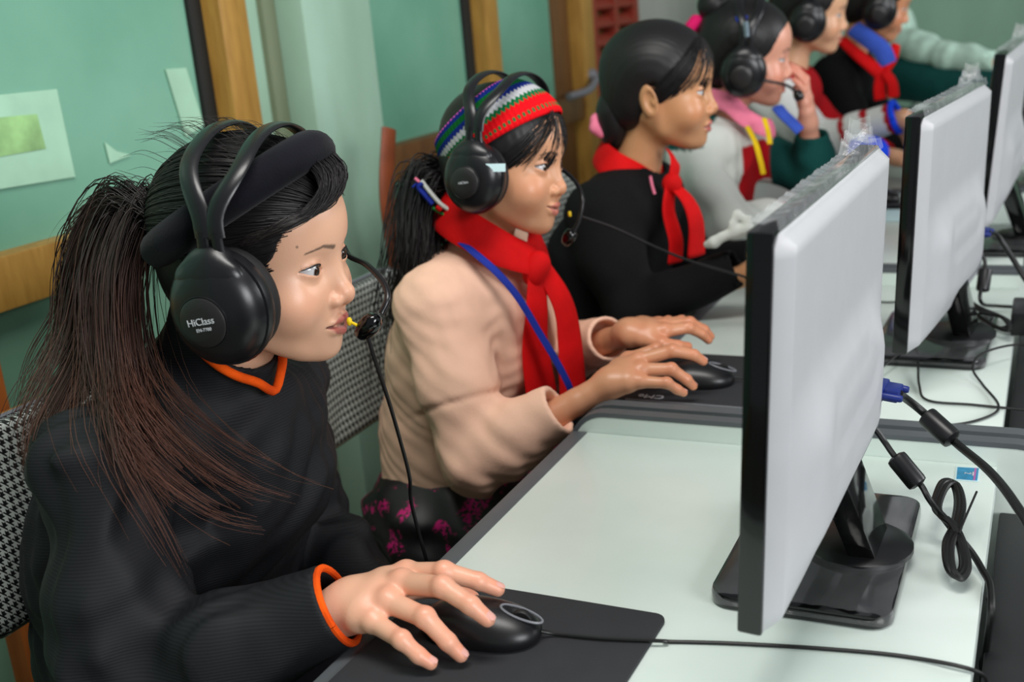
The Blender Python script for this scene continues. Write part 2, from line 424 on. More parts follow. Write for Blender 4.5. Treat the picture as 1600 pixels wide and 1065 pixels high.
spark = t.math('MULTIPLY', t.math('GREATER_THAN', sepc.outputs[0], .45), blot)
t.set(Base_Color=t.mix(spark, rgb(14, 10, 14), rgb(205, 30, 120)), Roughness=.5, Metallic=t.math('MULTIPLY', spark, .5))
# ------------------------------------------------------------------ the room
S = lambda o: tag(o, kind='structure')
S(MB().box((-3.0, -2.2, -.06), (3.2, 6.2, 0)).obj('floor', MATS['floor_mat'], smooth=False))
WX = -1.40
wl = S(MB().box((WX-.14, 1.81, 0), (WX, 2.16, 2.7)).box((WX-.14, 4.10, 0), (WX, 6.0, 2.7)).obj('wall_left', MATS['plaster_green'], smooth=False))
MB().box((WX-.02, 4.11, 0), (WX+.012, 4.87, 2.7)).obj('plaster_panel', MATS['plaster_grey'], wl, smooth=False)
MB().box((WX, 1.905, 0), (WX+.075, 2.155, 2.7), bev=.006).obj('column', MATS['plaster_green'], wl)
MB().box((WX-.01, 1.862, 0), (WX+.012, 1.904, 2.7)).obj('column_reveal', MATS['plaster_olive'], wl, smooth=False)
S(MB().box((-3.0, 6.0, 0), (3.2, 6.12, 2.7)).obj('wall_back', MATS['plaster_back'], smooth=False))
def window(name, y0, y1, posts, rail_mat, panes, low):
    """a partition of frosted panes: posts = [(y0,y1,material,depth)], rail at desk height"""
    w = empty(name, (WX, y0, 0)); tag(w, kind='structure')
    for (a, b, m, dx) in posts: MB().box((WX-.08, a, 0), (WX+dx, b, 2.7), bev=.004).obj('post', MATS[m], w)
    MB().box((WX-.07, y0, .905), (WX+.012, y1, .985), bev=.004).obj('rail', MATS[rail_mat], w)
    MB().box((WX-.07, y0, 0), (WX+.010, y1, .09), bev=.004).obj('bottom_rail', MATS[rail_mat], w)
    for a, b in panes: MB().box((WX-.040, a, .98), (WX-.030, b, 2.7)).obj('pane', MATS['frosted_glass'], w, smooth=False)
    for a, b in low: MB().box((WX-.040, a, .08), (WX-.028, b, .91)).obj('lower_pane', MATS['frosted_glass_low'], w, smooth=False)
    return w
window('window_1', -1.9, 1.805, [(1.045, 1.115, 'wood_orange', .010), (1.725, 1.805, 'wood_ochre', .02), (1.69, 1.727, 'gap_shadow', -.02), (-.4, -.32, 'wood_ochre', .01)], 'wood_ochre', [(-1.9, -.38), (-.34, 1.70)], [(-1.9, 1.05), (1.11, 1.73)])  # the black post strip paints the shadow gap between pane and mullion
window('window_2', 2.16, 3.62, [(2.815, 2.90, 'wood_ochre', .02), (2.77, 2.817, 'gap_shadow', -.02), (3.37, 3.50, 'wood_brown', -.02), (3.515, 3.62, 'wood_ochre', .02), (2.155, 2.20, 'wood_brown', .0)], 'wood_brown', [(2.19, 2.79), (2.89, 3.40)], [(2.19, 2.82), (2.89, 3.52)])  # black strip beside the first mullion is painted shade as well
# iron latch on the far casement
lt = empty('window_latch', (WX+.02, 3.44, .97))
MB().tube(catmull([(WX+.02, 3.36, .99), (WX+.05, 3.46, 1.00), (WX+.045, 3.55, 1.03)], 5), .012, 8).obj('handle', MATS['grey_plastic'], lt); MB().lathe([(.02, 0), (.02, .02), (.012, .03)], 14, Matrix.Translation((WX+.012, 3.56, 1.04)) @ Matrix.Rotation(math.pi/2, 4, 'Y')).obj('rosette', MATS['grey_plastic'], lt)
tag(lt, 'grey metal latch handle on the far wooden window post', 'latch')
# red louvred shutter
sh = empty('louvred_shutter', (WX, 3.86, 0))
for a, b in ((3.63, 3.67), (3.84, 3.88), (4.05, 4.10)): MB().box((WX-.03, a, .3), (WX+.015, b, 2.2), bev=.003).obj('stile', MATS['wood_red'], sh)
bm0 = None
for zz in np.arange(.36, 2.16, .06):
    for a, b in ((3.67, 3.84), (3.88, 4.05)):
        if bm0 is None:
            o = MB().box((-.022, -.085, -.006), (.022, .085, .006), Matrix.Rotation(math.radians(52), 4, 'Y')).obj('slat', MATS['wood_red'], sh, smooth=False, world=False); bm0 = o
        else: o = bm0.copy(); COL.objects.link(o)
        o.location = (0, (a+b)/2-3.86, zz)
for zz in (.3, .97, 2.14): MB().box((WX-.03, 3.63, zz), (WX+.014, 4.10, zz+.06), bev=.003).obj('crossbar', MATS['wood_red'], sh)
MB().box((WX-.06, 3.62, 0), (WX-.035, 4.10, 2.7)).obj('backing', MATS['wood_brown'], sh, smooth=False)
tag(sh, 'dark red louvred wooden shutter beyond the window', 'shutter')
# thin pale sheets standing in for reflections in the frosted glass
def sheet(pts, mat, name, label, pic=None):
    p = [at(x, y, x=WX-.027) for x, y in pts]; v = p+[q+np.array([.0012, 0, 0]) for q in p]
    o = mesh_obj(name, v, [(0, 1, 2, 3), (7, 6, 5, 4), (0, 4, 5, 1), (1, 5, 6, 2), (2, 6, 7, 3), (3, 7, 4, 0)], MATS[mat], None, False); tag(o, label, 'paper'); return o  # kind 'paper' only groups these sheets; they stand in for reflections
plain('reflection_green', rgb(150, 196, 130), .6, var=.3, vscale=22)
pp = sheet([(-40, 152), (88, 139), (117, 276), (-18, 298)], 'paper', 'reflection_large', 'large pale green sheet standing for a reflection in the glass at the far left')
q = [at(x, y, x=WX-.0245) for x, y in [(-20, 185), (58, 178), (72, 232), (-8, 246)]]
mesh_obj('reflection_green_patch', q, [(0, 1, 2, 3)], MATS['reflection_green'], pp, False)  # greener patch painted as part of the same reflection
sheet([(258, 108), (290, 106), (318, 196), (290, 214)], 'paper', 'reflection_strip', 'narrow pale green strip standing for a reflection in the glass by the ochre post')
sheet([(163, 222), (181, 236), (204, 242), (171, 255)], 'paper', 'reflection_scrap', 'small pale patch standing for a reflection in the glass between the two larger ones')
# dark box added in place of the shade behind the desks
tr = S(MB().box((.045, -1.5, 0), (.40, 6.0, .66), bev=.01).obj('dark_filler_1', MATS['rear_shade']))
# ------------------------------------------------------------------ desks
DZ = .72
def desk(y0, label):
    y1 = y0+.77; d = empty('computer_desk', (-.28, (y0+y1)/2, 0))
    MB().box((-.545, y0, DZ-.025), (-.04, y1, DZ), bev=.0015).obj('desktop', MATS['desk_white'], d)
    MB().box((-.566, y0, DZ-.027), (-.544, y1, DZ+.001), bev=.003).obj('front_edge', MATS['desk_grey'], d)
    MB().box((-.10, y0, .30), (-.085, y1, DZ-.026)).obj('modesty_panel', MATS['desk_white'], d, smooth=False)
    MB().box((-.036, y0+.002, .40), (.026, y1-.002, .665), bev=.004).obj('shade_filler', MATS['rear_shade'], d)  # added dark box, stands for the shade behind the desktop
    r = .05; x0, x1, zt = -.570, .030, .747
    arc = lambda cx, cz, a0: [(cx+r*math.cos(math.radians(a0+k*90/8)), cz+r*math.sin(math.radians(a0+k*90/8))) for k in range(9)]
    out = [(x1, .0)]+arc(x1-r, zt-r, 0)+arc(x0+r, zt-r, 90)+[(x0, .0)]
    for a, b in ((y0-.020, y0-.0005), (y1+.0005, y1+.018)):
        M = Matrix(((1, 0, 0, 0), (0, 0, 1, 0), (0, 1, 0, 0), (0, 0, 0, 1)))
        sp = MB().prism(out, a, b, M).obj('side_panel', MATS['desk_white'], d)
        # dark edge band that runs over the panel
        v = []; f = []; n = len(out)
        for i, (x, z) in enumerate(out):
            p0 = out[max(i-1, 0)]; p1 = out[min(i+1, n-1)]; tx, tz = p1[0]-p0[0], p1[1]-p0[1]; L = math.hypot(tx, tz); nx, nz = tz/L, -tx/L
            for (yy, o_) in ((a-.0006, -.004), (a-.0006, .0022), (b+.0006, .0022), (b+.0006, -.004)): v.append((x+nx*o_, yy, z+nz*o_))
        for i in range(n-1):
            for k in range(4): f.append((i*4+k, i*4+(k+1) % 4, i*4+4+(k+1) % 4, i*4+4+k))
        band = mesh_obj('edge_band', v, f, MATS['desk_grey'], sp); smooth_by_angle(band, .6)
    tag(d, label, 'desk', 'white computer desks in a row'); return d
DY = [.541+.8215*k for k in range(6)]
for y0, lab in zip(DY, ['white desk in the foreground with the first monitor and black mouse pad', 'white desk with the second monitor and the girl in peach at it', 'white desk with the third monitor beside the girl in black', 'fourth white desk of the row in front of the pink collar', 'fifth white desk of the row', 'farthest white desk of the row']): desk(y0, lab)
# small blue label stuck on the first desk
st = empty('desk_sticker', (-.068, 1.285, DZ)); c = [at(1494, 729, z=DZ), at(1532, 731, z=DZ), at(1529, 753, z=DZ), at(1492, 750, z=DZ)]
def quadbox(c, h, z=None, name='', mat='', par=None):
    v = [tuple(p) for p in c]+[(p[0], p[1], p[2]+h) for p in c]; return mesh_obj(name, v, [(3, 2, 1, 0), (4, 5, 6, 7), (0, 1, 5, 4), (1, 2, 6, 5), (2, 3, 7, 6), (3, 0, 4, 7)], MATS[mat], par, False)
plain('sticker_blue', rgb(20, 130, 175), .4, var=.25, vscale=120); plain('sticker_pink', rgb(170, 90, 160), .4)
quadbox([np.array(p)+[0, 0, .0002] for p in c], .0004, name='backing_paper', mat='paper_white', par=st); cc = sum(c)/4
inn = [cc+(p-cc)*.88 for p in c]; quadbox([np.array(p)+[0, 0, .0006] for p in inn], .0003, name='print', mat='sticker_blue', par=st)
L4 = lambda a, b, t: a+(b-a)*t
quadbox([np.array(p)+[0, 0, .0009] for p in (L4(inn[0], inn[1], .80), L4(inn[0], inn[1], .90), L4(inn[3], inn[2], .90), L4(inn[3], inn[2], .80))], .0002, name='pink_stripe', mat='sticker_pink', par=st)
text_obj('2', .010, Matrix.Translation(tuple(cc+[0, 0, .0013])) @ Matrix.Rotation(math.radians(-90), 4, 'Z'), MATS['print_white'], st)
text_obj('www', .005, Matrix.Translation(tuple(cc+[.006, 0, .0013])) @ Matrix.Rotation(math.radians(-90), 4, 'Z'), MATS['print_white'], st)
tag(st, 'small blue printed sticker near the back corner of the foreground desk', 'sticker')

# ------------------------------------------------------------------ monitors
def monitor(bl, tl, width, yaw, base_c, label, byaw=0, film=True):
    """bl, tl: lower and upper near corners of the screen (front face), yaw turns the far end towards +x"""
    bl = np.array(bl); tl = np.array(tl); up = tl-bl; H = np.linalg.norm(up); up /= H
    ws = np.array([math.sin(yaw), math.cos(yaw), 0]); up -= ws*(up@ws); up /= np.linalg.norm(up); nb = np.cross(ws, up)   # nb: towards the back (+x)
    M = Matrix([[nb[i], ws[i], up[i], bl[i]] for i in range(3)]+[[0, 0, 0, 1]])
    m = empty('flat_monitor', tuple(base_c)); W = width
    MB().box((0, 0, 0), (.020, W, H), M, .003).obj('bezel', MATS['black_gloss'], m)
    MB().box((-.0008, .016, .022), (.0006, W-.016, H-.016), M).obj('screen', MATS['black_gloss'], m, smooth=False)
    # white back shell: a shallow dish that swells over the lower middle
    ny, nz = 44, 36; v = []; f = []
    for j in range(nz+1):
        for i in range(ny+1):
            s, t_ = i/ny, j/nz; yy = .003+s*(W-.006); zz = .003+t_*(H-.006)
            ed = min(s, 1-s)*W; ez = min(t_, 1-t_)*H; e = min(1, min(ed, ez)/.010); h = .012*math.sqrt(max(0, 1-(1-e)**2))
            bx = sstep(0., .22, min(s, 1-s)); bz = sstep(.62, .40, t_)*sstep(.0, .20, t_); h += .018*float(bx*bz)
            hx = sstep(.13, .15, s-.16)*0; d = max(abs(s-.5)/.26, abs(t_-.40)/.075, abs(s-.5)/.30+abs(t_-.40)/.2); h -= .0030*float(sstep(1.06, .98, d))
            v.append(M @ Vector((.020+h, yy, zz)))
    for j in range(nz):
        for i in range(ny): f.append((j*(ny+1)+i, j*(ny+1)+i+1, (j+1)*(ny+1)+i+1, (j+1)*(ny+1)+i))
    bs = mesh_obj('back_shell', v, f, MATS['monitor_white'], m)
    MB().box((.030, W*.60, H*.10), (.042, W*.90, H*.20), M, .002).obj('port_recess', MATS['grey_plastic'], m)
    # neck and base
    bc = np.array(base_c); MBs = Matrix.Translation(tuple(bc)) @ Matrix.Rotation(-byaw, 4, 'Z')
    b = MB().prism(rrect(.165, .262, .022), 0.0006, .015, MBs, .004).obj('base', MATS['black_gloss'], m)
    top = np.array(M @ Vector((.026, W*.5, H*.22))); bot = bc+[.045, 0, .014]; ax = top-bot; L = np.linalg.norm(ax); ax /= L
    MN = Matrix([[np.cross(ws, ax)[i], ws[i], ax[i], bot[i]] for i in range(3)]+[[0, 0, 0, 1]])
    MB().box((-.012, -.036, -.004), (.016, .036, L), MN, .004).obj('neck', MATS['black_gloss'], m)
    MB().box((-.0145, -.028, .004), (-.0115, -.016, L*.9), MN, .001).box((-.0145, .016, .004), (-.0115, .028, L*.9), MN, .001).obj('neck_trim', MATS['black_plastic'], m)
    MB().lathe([(.052, .0), (.052, .005), (.044, .010)], 28, Matrix.Translation(tuple(bc+[.035, 0, .0142]))).obj('pivot', MATS['black_plastic'], m)
    if film:
        rs = np.random.RandomState(int(bc[1]*100)); v = []; f = []; n = 60
        for i in range(n+1):
            s = i/n; w1, w2, w3 = rs.uniform(-.0012, .0012, 3)
            for (x, z) in ((-.001, -.008), (.002, .006+w1), (.012, .004+w2), (.021, .006+w3), (.024, -.004)): v.append(M @ Vector((x, s*W*.99+.002, H+z+.002+(.030*max(0, math.sin((s-.72)*15))*(.6+.4*math.sin(s*160+x*300)) if (.72 < s < .93 and -.0005 < x < .022) else 0))))
        for i in range(n):
            for k in range(4): f.append((i*5+k, i*5+k+1, i*5+5+k+1, i*5+5+k))
        mesh_obj('top_film', v, f, MATS['film'], m, False)
        v = []; f = []; n = 26                               # loose wrap over the base
        for j in range(n+1):
            for i in range(n+1):
                a, c_ = (i/n-.5)*.172, (j/n-.5)*.268; ed = min(1, (min(.5-abs(i/n-.5), .5-abs(j/n-.5)))/.05)
                v.append(MBs @ Vector((a, c_, .0172+.0030*rs.uniform(0, 1)*ed-(1-ed)*.010)))
        for j in range(n):
            for i in range(n): f.append((j*(n+1)+i, j*(n+1)+i+1, (j+1)*(n+1)+i+1, (j+1)*(n+1)+i))
        mesh_obj('base_film', v, f, MATS['film_flat'], m, True)
    tag(m, label, 'monitor', 'flat monitors with white backs'); return m, M
mons = []
mons.append(monitor((-.206, .768, .790), (-.190, .768, 1.108), .432, .030, (-.190, 1.045, DZ), 'largest white-backed monitor, in the foreground on the nearest desk'))
mons.append(monitor((-.181, 1.505, .788), (-.164, 1.535, 1.098), .432, .118, (-.150, 1.785, DZ), 'second white-backed monitor in plastic film, beyond the foreground one', .03))
mons.append(monitor((-.128, 2.26, .80), (-.098, 2.31, 1.115), .432, .05, (-.085, 2.50, DZ), 'third white-backed monitor, between the second and the one at the edge'))
mons.append(monitor((-.085, 2.98, .80), (-.060, 3.0, 1.13), .432, .02, (-.045, 3.22, DZ), 'farthest monitor, cut off by the right edge of the picture'))

# ------------------------------------------------------------------ leads and plugs
def cable(pts, r, name='cable', mat='cable_black', parent=None, n=8, sides=8):
    return MB().tube(catmull(pts, n), r, sides).obj(name, MATS[mat], parent)
def ferrite(a, b, r, parent):
    a = Vector(a); b = Vector(b); L = (b-a).length; q = (b-a).to_track_quat('Z', 'Y').to_matrix().to_4x4(); q.translation = a
    MB().lathe([(r*.55, 0), (r*.95, .002), (r, .005), (r, L-.005), (r*.95, L-.002), (r*.55, L)], 18, q).obj('ferrite_bead', MATS['black_plastic'], parent)
def vga(p, pts, fer, label, s=1.):
    e = empty('video_cable', tuple(p)); p = np.array(p); d = np.array([1, -.10, -.10]); d /= np.linalg.norm(d); q = Vector(d).to_track_quat('X', 'Z').to_matrix().to_4x4(); q.translation = Vector(tuple(p))
    MB().box((0, -.017, -.008), (.030, .017, .008), q, .003).box((.029, -.013, -.0065), (.044, .013, .0065), q, .002).box((.004, -.0185, -.0092), (.022, .0185, .0092), q, .002).obj('plug', MATS['vga_blue'], e)
    for y in (-.0145, .0145): MB().lathe([(.0034, .02), (.0038, .022), (.0038, .047), (.003, .049)], 12, q @ Matrix.Translation((0, y, 0)) @ Matrix.Rotation(math.pi/2, 4, 'Y')).obj('thumb_screw', MATS['vga_blue'], e)
    cable([p+d*.042]+pts, .0046, 'lead', parent=e, sides=10)
    if fer: ferrite(*fer, .0115, e)
    return tag(e, label, 'cable')
def dz(px, py, y): return at(px, py, y=y)
f0, f1 = dz(1446, 648, 1.20), dz(1490, 688, 1.18)
vga(dz(1338, 602, 1.13), [dz(1412, 620, 1.18), dz(1440, 642, 1.20), dz(1494, 692, 1.18), dz(1545, 735, 1.12), dz(1585, 785, 1.05), dz(1620, 850, 1.0), at(1640, 960, y=.98)], (f0, f1), 'blue video plug and thick black lead on the foreground monitor')
vga(dz(1500, 358, 1.92), [dz(1558, 368, 1.96), dz(1580, 400, 1.96), dz(1605, 440, 1.94), dz(1640, 480, 1.9)], None, 'blue video plug and lead on the second monitor')
# power lead with a tied coil
pw = empty('power_lead', tuple(at(1500, 890, z=DZ))); A = lambda x, y, z: at(x, y, z=z)
MB().tube(catmull([dz(1318, 650, 1.12), dz(1338, 656, 1.12), dz(1348, 661, 1.12)], 3), [.0085]*4+[.0078]*2+[.005], 12).obj('plug', MATS['black_plastic'], pw)
cable([dz(1346, 660, 1.12), dz(1365, 668, 1.12), dz(1382, 690, 1.12), dz(1400, 715, 1.11), dz(1437, 755, 1.10), dz(1452, 780, 1.09), A(1478, 815, .745), A(1505, 850, .73)], .0032, 'lead', parent=pw)
ferrite(dz(1398, 712, 1.11), dz(1436, 758, 1.10), .0105, pw)
coil = []
for k in range(4):
    w = (k-1.5)*3
    for (x, y, z) in [(1462, 790, .752), (1475, 757, .756), (1492, 756, .755), (1500, 785, .752), (1494, 822, .748), (1482, 850, .744), (1484, 885, .738), (1497, 901, .732), (1508, 885, .735), (1503, 852, .742), (1490, 822, .750), (1475, 808, .752)]: coil.append(at(x+w, y+w*.5, z=z+.0035*(k % 2)))
cable(coil, .0034, 'coil', parent=pw, n=5)
cable([A(1500, 840, .748), A(1520, 865, .735), A(1535, 890, .728), A(1547, 915, .724), at(1548, 960, z=.715), at(1540, 1020, z=.66), at(1535, 1080, z=.6)], .0034, 'mains_end', parent=pw)
cable([A(1498, 833, .756), A(1512, 800, .758), A(1526, 768, .758)], .0012, 'wire_tie', parent=pw)
tag(pw, 'coiled black power lead with ferrite bead on the foreground desk', 'cable')
e = empty('loose_lead', tuple(A(1540, 620, DZ)))
cable([A(1372, 578, .735), A(1428, 540, .738), A(1436, 600, .724), A(1450, 625, .723), A(1520, 632, .723), A(1600, 640, .723), A(1660, 648, .724)], .0017, 'cord', parent=e); tag(e, 'thin black lead lying across the second desk from the monitor foot', 'cable')
e = empty('looped_lead', tuple(A(1540, 640, DZ)))
cable([A(1415, 660, .723), A(1490, 663, .723), A(1545, 650, .723), A(1560, 632, .724), A(1535, 600, .724), A(1520, 575, .735), A(1535, 552, .745), A(1590, 538, .745), A(1660, 545, .745)], .0017, 'cord', parent=e); tag(e, 'thin black lead curling in a loop at the back of the second desk', 'cable')
e = empty('adapter_lead', tuple(A(1540, 460, DZ)))
cable([dz(1500, 385, 1.94), dz(1525, 390, 1.95), dz(1538, 405, 1.95), dz(1538, 425, 1.94), dz(1532, 470, 1.9), A(1560, 478, .73), A(1640, 480, .73)], .0030, 'lead', parent=e); ferrite(dz(1540, 420, 1.94), dz(1535, 455, 1.92), .0105, e)
tag(e, 'black power lead with ferrite bead hanging from the second monitor', 'cable')
e = empty('lead_bundle', tuple(A(1560, 510, DZ)))
cable([at(x, y, z=z) for k in range(3) for (x, y, z) in [(1508, 462+k*4, .75), (1525, 490, .742), (1560, 512, .738), (1578, 505+k*5, .742), (1565, 495, .75), (1530, 480+k*4, .752)]], .003, 'coil', parent=e, n=5); tag(e, 'black bundle of leads behind the foot of the second monitor', 'cable')
ad = MB().box((-.045, 1.83, DZ+.001), (.02, 1.93, DZ+.038), bev=.005).obj('power_adapter', MATS['black_plastic']); tag(ad, 'black power adapter brick at the right edge of the second desk', 'adapter')
for k, (pts, lab) in enumerate([([(1545, 930, .70), (1556, 985, .60), (1560, 1030, .5), (1575, 1085, .4)], 'black lead hanging behind the foreground desk corner'), ([(1570, 1000, .55), (1548, 1010, .55), (1535, 1040, .56), (1550, 1075, .5)], 'short curl of black lead low behind the foreground desk')]):
    tag(cable([at(x, y, z=z) for x, y, z in pts], .0035, 'hanging_lead'), lab, 'cable')

# ------------------------------------------------------------------ mice and pads
def mouse_pad(cx, cy, w, h, rot, label, text=None):
    e = empty('mouse_pad', (cx, cy, DZ+.0005)); M = Matrix.Translation((cx, cy, DZ+.0005)) @ Matrix.Rotation(rot, 4, 'Z')
    MB().prism(rrect(w, h, .012), 0, .0035, M, .0006).obj('mat', MATS['mousepad'], e)
    if text: text_obj(text, .020, M @ Matrix.Translation((-.055, -h/2+.018, .0038)) @ Matrix.Rotation(math.pi, 4, 'Z'), MATS['print_white'], e, 'printed_letters'); MB().box((-w/2+.03, -h/2, .0001), (w/2, -h/2+.003, .0037), M).obj('pale_edge', MATS['grey_plastic'], e, smooth=False)
    return tag(e, label, 'mouse pad')
mouse_pad(-.425, .785, .245, .205, math.radians(-1), 'plain black mouse pad under the hand of the girl in front')
mouse_pad(-.445, 1.545, .235, .225, math.radians(-1), 'black mouse pad with white letters under the hands of the girl in peach', 'CMe')
mouse_pad(-.40, 2.95, .22, .19, 0, 'dark mouse pad under the far hand behind the foreground monitor')
def mouse(x, y, rot, label, cab=None):
    e = empty('computer_mouse', (x, y, DZ+.004)); M = Matrix.Translation((x, y, DZ+.004)) @ Matrix.Rotation(rot, 4, 'Z')
    s = SDF(); s.ell((-.008, 0, .010), (.050, .0305, .0255), k=0); s.ell((.024, 0, .008), (.033, .029, .0185), k=.012)
    s.fn(lambda X, Y, Z: Z*1.0-.0005, (-.1, -.1, -.1), (.1, .1, .001), k=.002, op='s')
    s.ell((.046, 0, .034), (.020, .009, .012), k=.004, op='s')
    s.fn(lambda X, Y, Z: np.maximum(np.maximum(np.abs(Y)-.0006, .012-X), .018-Z), (.01, -.001, .015), (.06, .001, .04), k=.0006, op='s')
    v, f = s.mesh(.0014); mesh_obj('shell', xf(M, v), f, MATS['black_plastic'], e)
    MB().lathe([(.009, -.0035), (.010, -.002), (.010, .002), (.009, .0035)], 20, M @ Matrix.Translation((.040, 0, .0195)) @ Matrix.Rotation(math.pi/2, 4, 'X')).obj('scroll_wheel', MATS['black_matte'], e)
    ring = [M @ Vector((.040+.019*math.cos(a), .0085*math.sin(a), .0255-.0065*math.cos(a))) for a in np.linspace(0, 2*math.pi, 25)]
    MB().tube([tuple(p) for p in ring], .0012, 6, False).obj('wheel_bezel', MATS['grey_plastic'], e)
    if cab: cable([M @ Vector((.052, 0, .010))]+cab, .0018, 'lead', parent=e)
    return tag(e, label, 'mouse')
mouse(-.452, .803, math.radians(8), 'black mouse with scroll wheel under the front girl\'s right hand', [at(870, 990, z=.727), at(940, 997, z=.7265), at(1035, 1001, z=.7255), at(1045, 1002, z=.722), at(1150, 1005, z=.722), at(1300, 1014, z=.722), at(1420, 1026, z=.722), at(1525, 1048, z=.7225), at(1545, 1075, z=.69)])
mouse(-.455, 1.515, math.radians(14), 'black mouse under the right hand of the girl in peach', [Vector((-.36, 1.55, .727)), Vector((-.30, 1.62, .7235)), Vector((-.2, 1.66, .7235))])
mouse(-.392, 2.96, 0, 'dark mouse on the far pad behind the foreground monitor')
e = cable([at(1345, 468, z=.722), at(1385, 472, z=.722), at(1420, 470, z=.722)], .0017, 'thin_lead'); tag(e, 'thin black lead crossing the desk between the two front monitors', 'cable')
# ------------------------------------------------------------------ chairs
def rbox(c, half, r, k=0., bend=0., tilt=0.):
    c = np.array(c); half = np.array(half)
    def fn(X, Y, Z):
        x, y, z = X-c[0], Y-c[1], Z-c[2]; x = x-bend*y*y-tilt*z
        qx, qy, qz = np.abs(x)-half[0]+r, np.abs(y)-half[1]+r, np.abs(z)-half[2]+r
        return np.sqrt(np.maximum(qx, 0)**2+np.maximum(qy, 0)**2+np.maximum(qz, 0)**2)+np.minimum(np.maximum(qx, np.maximum(qy, qz)), 0)-r
    return fn, c-half-[abs(bend)*half[1]**2+abs(tilt)*half[2], 0, 0], c+half+[abs(bend)*half[1]**2+abs(tilt)*half[2], 0, 0]
def panel_mesh(w, h, th, r, bend, n=26):
    """rounded, bent upholstered board in the y-z plane"""
    pts = rrect(w, h, r, 8); v = []; f = []; rings = [(-th/2, .90), (-th/2*.8, .97), (-th*.2, 1.), (th*.2, 1.), (th/2*.8, .97), (th/2, .90)]
    m = len(pts)
    def bp(x, y, z): return (x+bend*y*y, y, z)
    for (x, s) in rings:
        for (a, b) in pts: v.append(bp(x, a*(1-(1-s)*min(1, .05/(w/2)*3)), b*(1-(1-s)*.6)))
    for j in range(len(rings)-1):
        for i in range(m): f.append((j*m+i, j*m+(i+1) % m, (j+1)*m+(i+1) % m, (j+1)*m+i))
    for side, base in ((-1, 0), (1, (len(rings)-1)*m)):
        prev = [base+i for i in range(m)]
        for s in (.8, .6, .4, .2):
            cur = []
            for (a, b) in pts:
                cur.append(len(v)); v.append(bp(side*(th/2+.004*(1-s)), a*.93*s, b*.93*s))
            for i in range(m): f.append((prev[i], prev[(i+1) % m], cur[(i+1) % m], cur[i]))
            prev = cur
        f.append(tuple(prev))
    return v, f
def chair(xb, cy, zt, label):
    c = empty('padded_chair', (xb+.2, cy, 0))
    M = Matrix.Translation((xb, cy, zt-.112)) @ Matrix.Rotation(math.radians(-8), 4, 'Y')
    v, f = panel_mesh(.40, .225, .026, .075, 1.1); o = mesh_obj('backrest', v, f, MATS['houndstooth'], c, world=False)
    o.matrix_basis = world_of(c).inverted() @ M
    bm = bmesh.new(); bm.from_mesh(o.data); bmesh.ops.recalc_face_normals(bm, faces=bm.faces); bm.to_mesh(o.data); bm.free()
    rim = [M @ Vector((-.004+1.1*a*a, a*1.012, b*1.012)) for a, b in rrect(.40, .225, .075, 8)]; rim.append(rim[0])
    MB().tube([tuple(p) for p in rim], .0055, 8, False).obj('rim', MATS['chrome'], o)
    v, f = panel_mesh(.39, .40, .045, .07, 0.); s = mesh_obj('seat', v, f, MATS['houndstooth'], c, world=False); s.matrix_basis = world_of(c).inverted() @ Matrix.Translation((xb+.215, cy, .435)) @ Matrix.Rotation(math.pi/2, 4, 'Y')
    bm = bmesh.new(); bm.from_mesh(s.data); bmesh.ops.recalc_face_normals(bm, faces=bm.faces); bm.to_mesh(s.data); bm.free()
    for y in (-1, 1):
        MB().tube(catmull([(xb+.02, cy+y*.165, zt-.06), (xb+.00, cy+y*.18, zt-.20), (xb+.03, cy+y*.20, .52), (xb+.05, cy+y*.20, .42), (xb+.02, cy+y*.20, .30), (xb-.05, cy+y*.20, .011)], 6), .011, 10).obj('rear_leg', MATS['chrome'], c)
        MB().tube(catmull([(xb+.05, cy+y*.195, .405), (xb+.36, cy+y*.195, .405), (xb+.41, cy+y*.195, .38), (xb+.42, cy+y*.20, .28), (xb+.43, cy+y*.20, .011)], 6), .011, 10).obj('front_leg', MATS['chrome'], c)
    MB().tube([(xb+.06, cy-.195, .40), (xb+.06, cy+.195, .40)], .010, 10).tube([(xb+.36, cy-.195, .40), (xb+.36, cy+.195, .40)], .010, 10).obj('seat_frame', MATS['chrome'], c)
    return tag(c, label, 'chair', 'houndstooth chairs with chrome frames')
chair(-1.075, .905, .868, 'houndstooth padded chair behind the girl in the black striped jacket')
chair(-1.035, 1.485, .855, 'houndstooth padded chair behind the girl in the peach blouse')
chair(-.955, 2.035, .950, 'grey checked chair behind the girl in black with a pink hair tie')
# orange bent board by the wall
v = []; f = []
bp_ = catmull([(-1.20, 1.955, .0), (-1.20, 1.95, .5), (-1.185, 1.915, .80), (-1.18, 1.900, .94), (-1.18, 1.935, 1.065)], 6)
b = MB().tube(bp_, [.030]*4+list(np.linspace(.030, .024, len(bp_)-4)), 12, True, .35, (1, 0, 0)).obj('bent_board', MATS['chair_orange_wood'])
tag(b, 'orange curved wooden board standing behind the ponytail of the girl in peach', 'board')
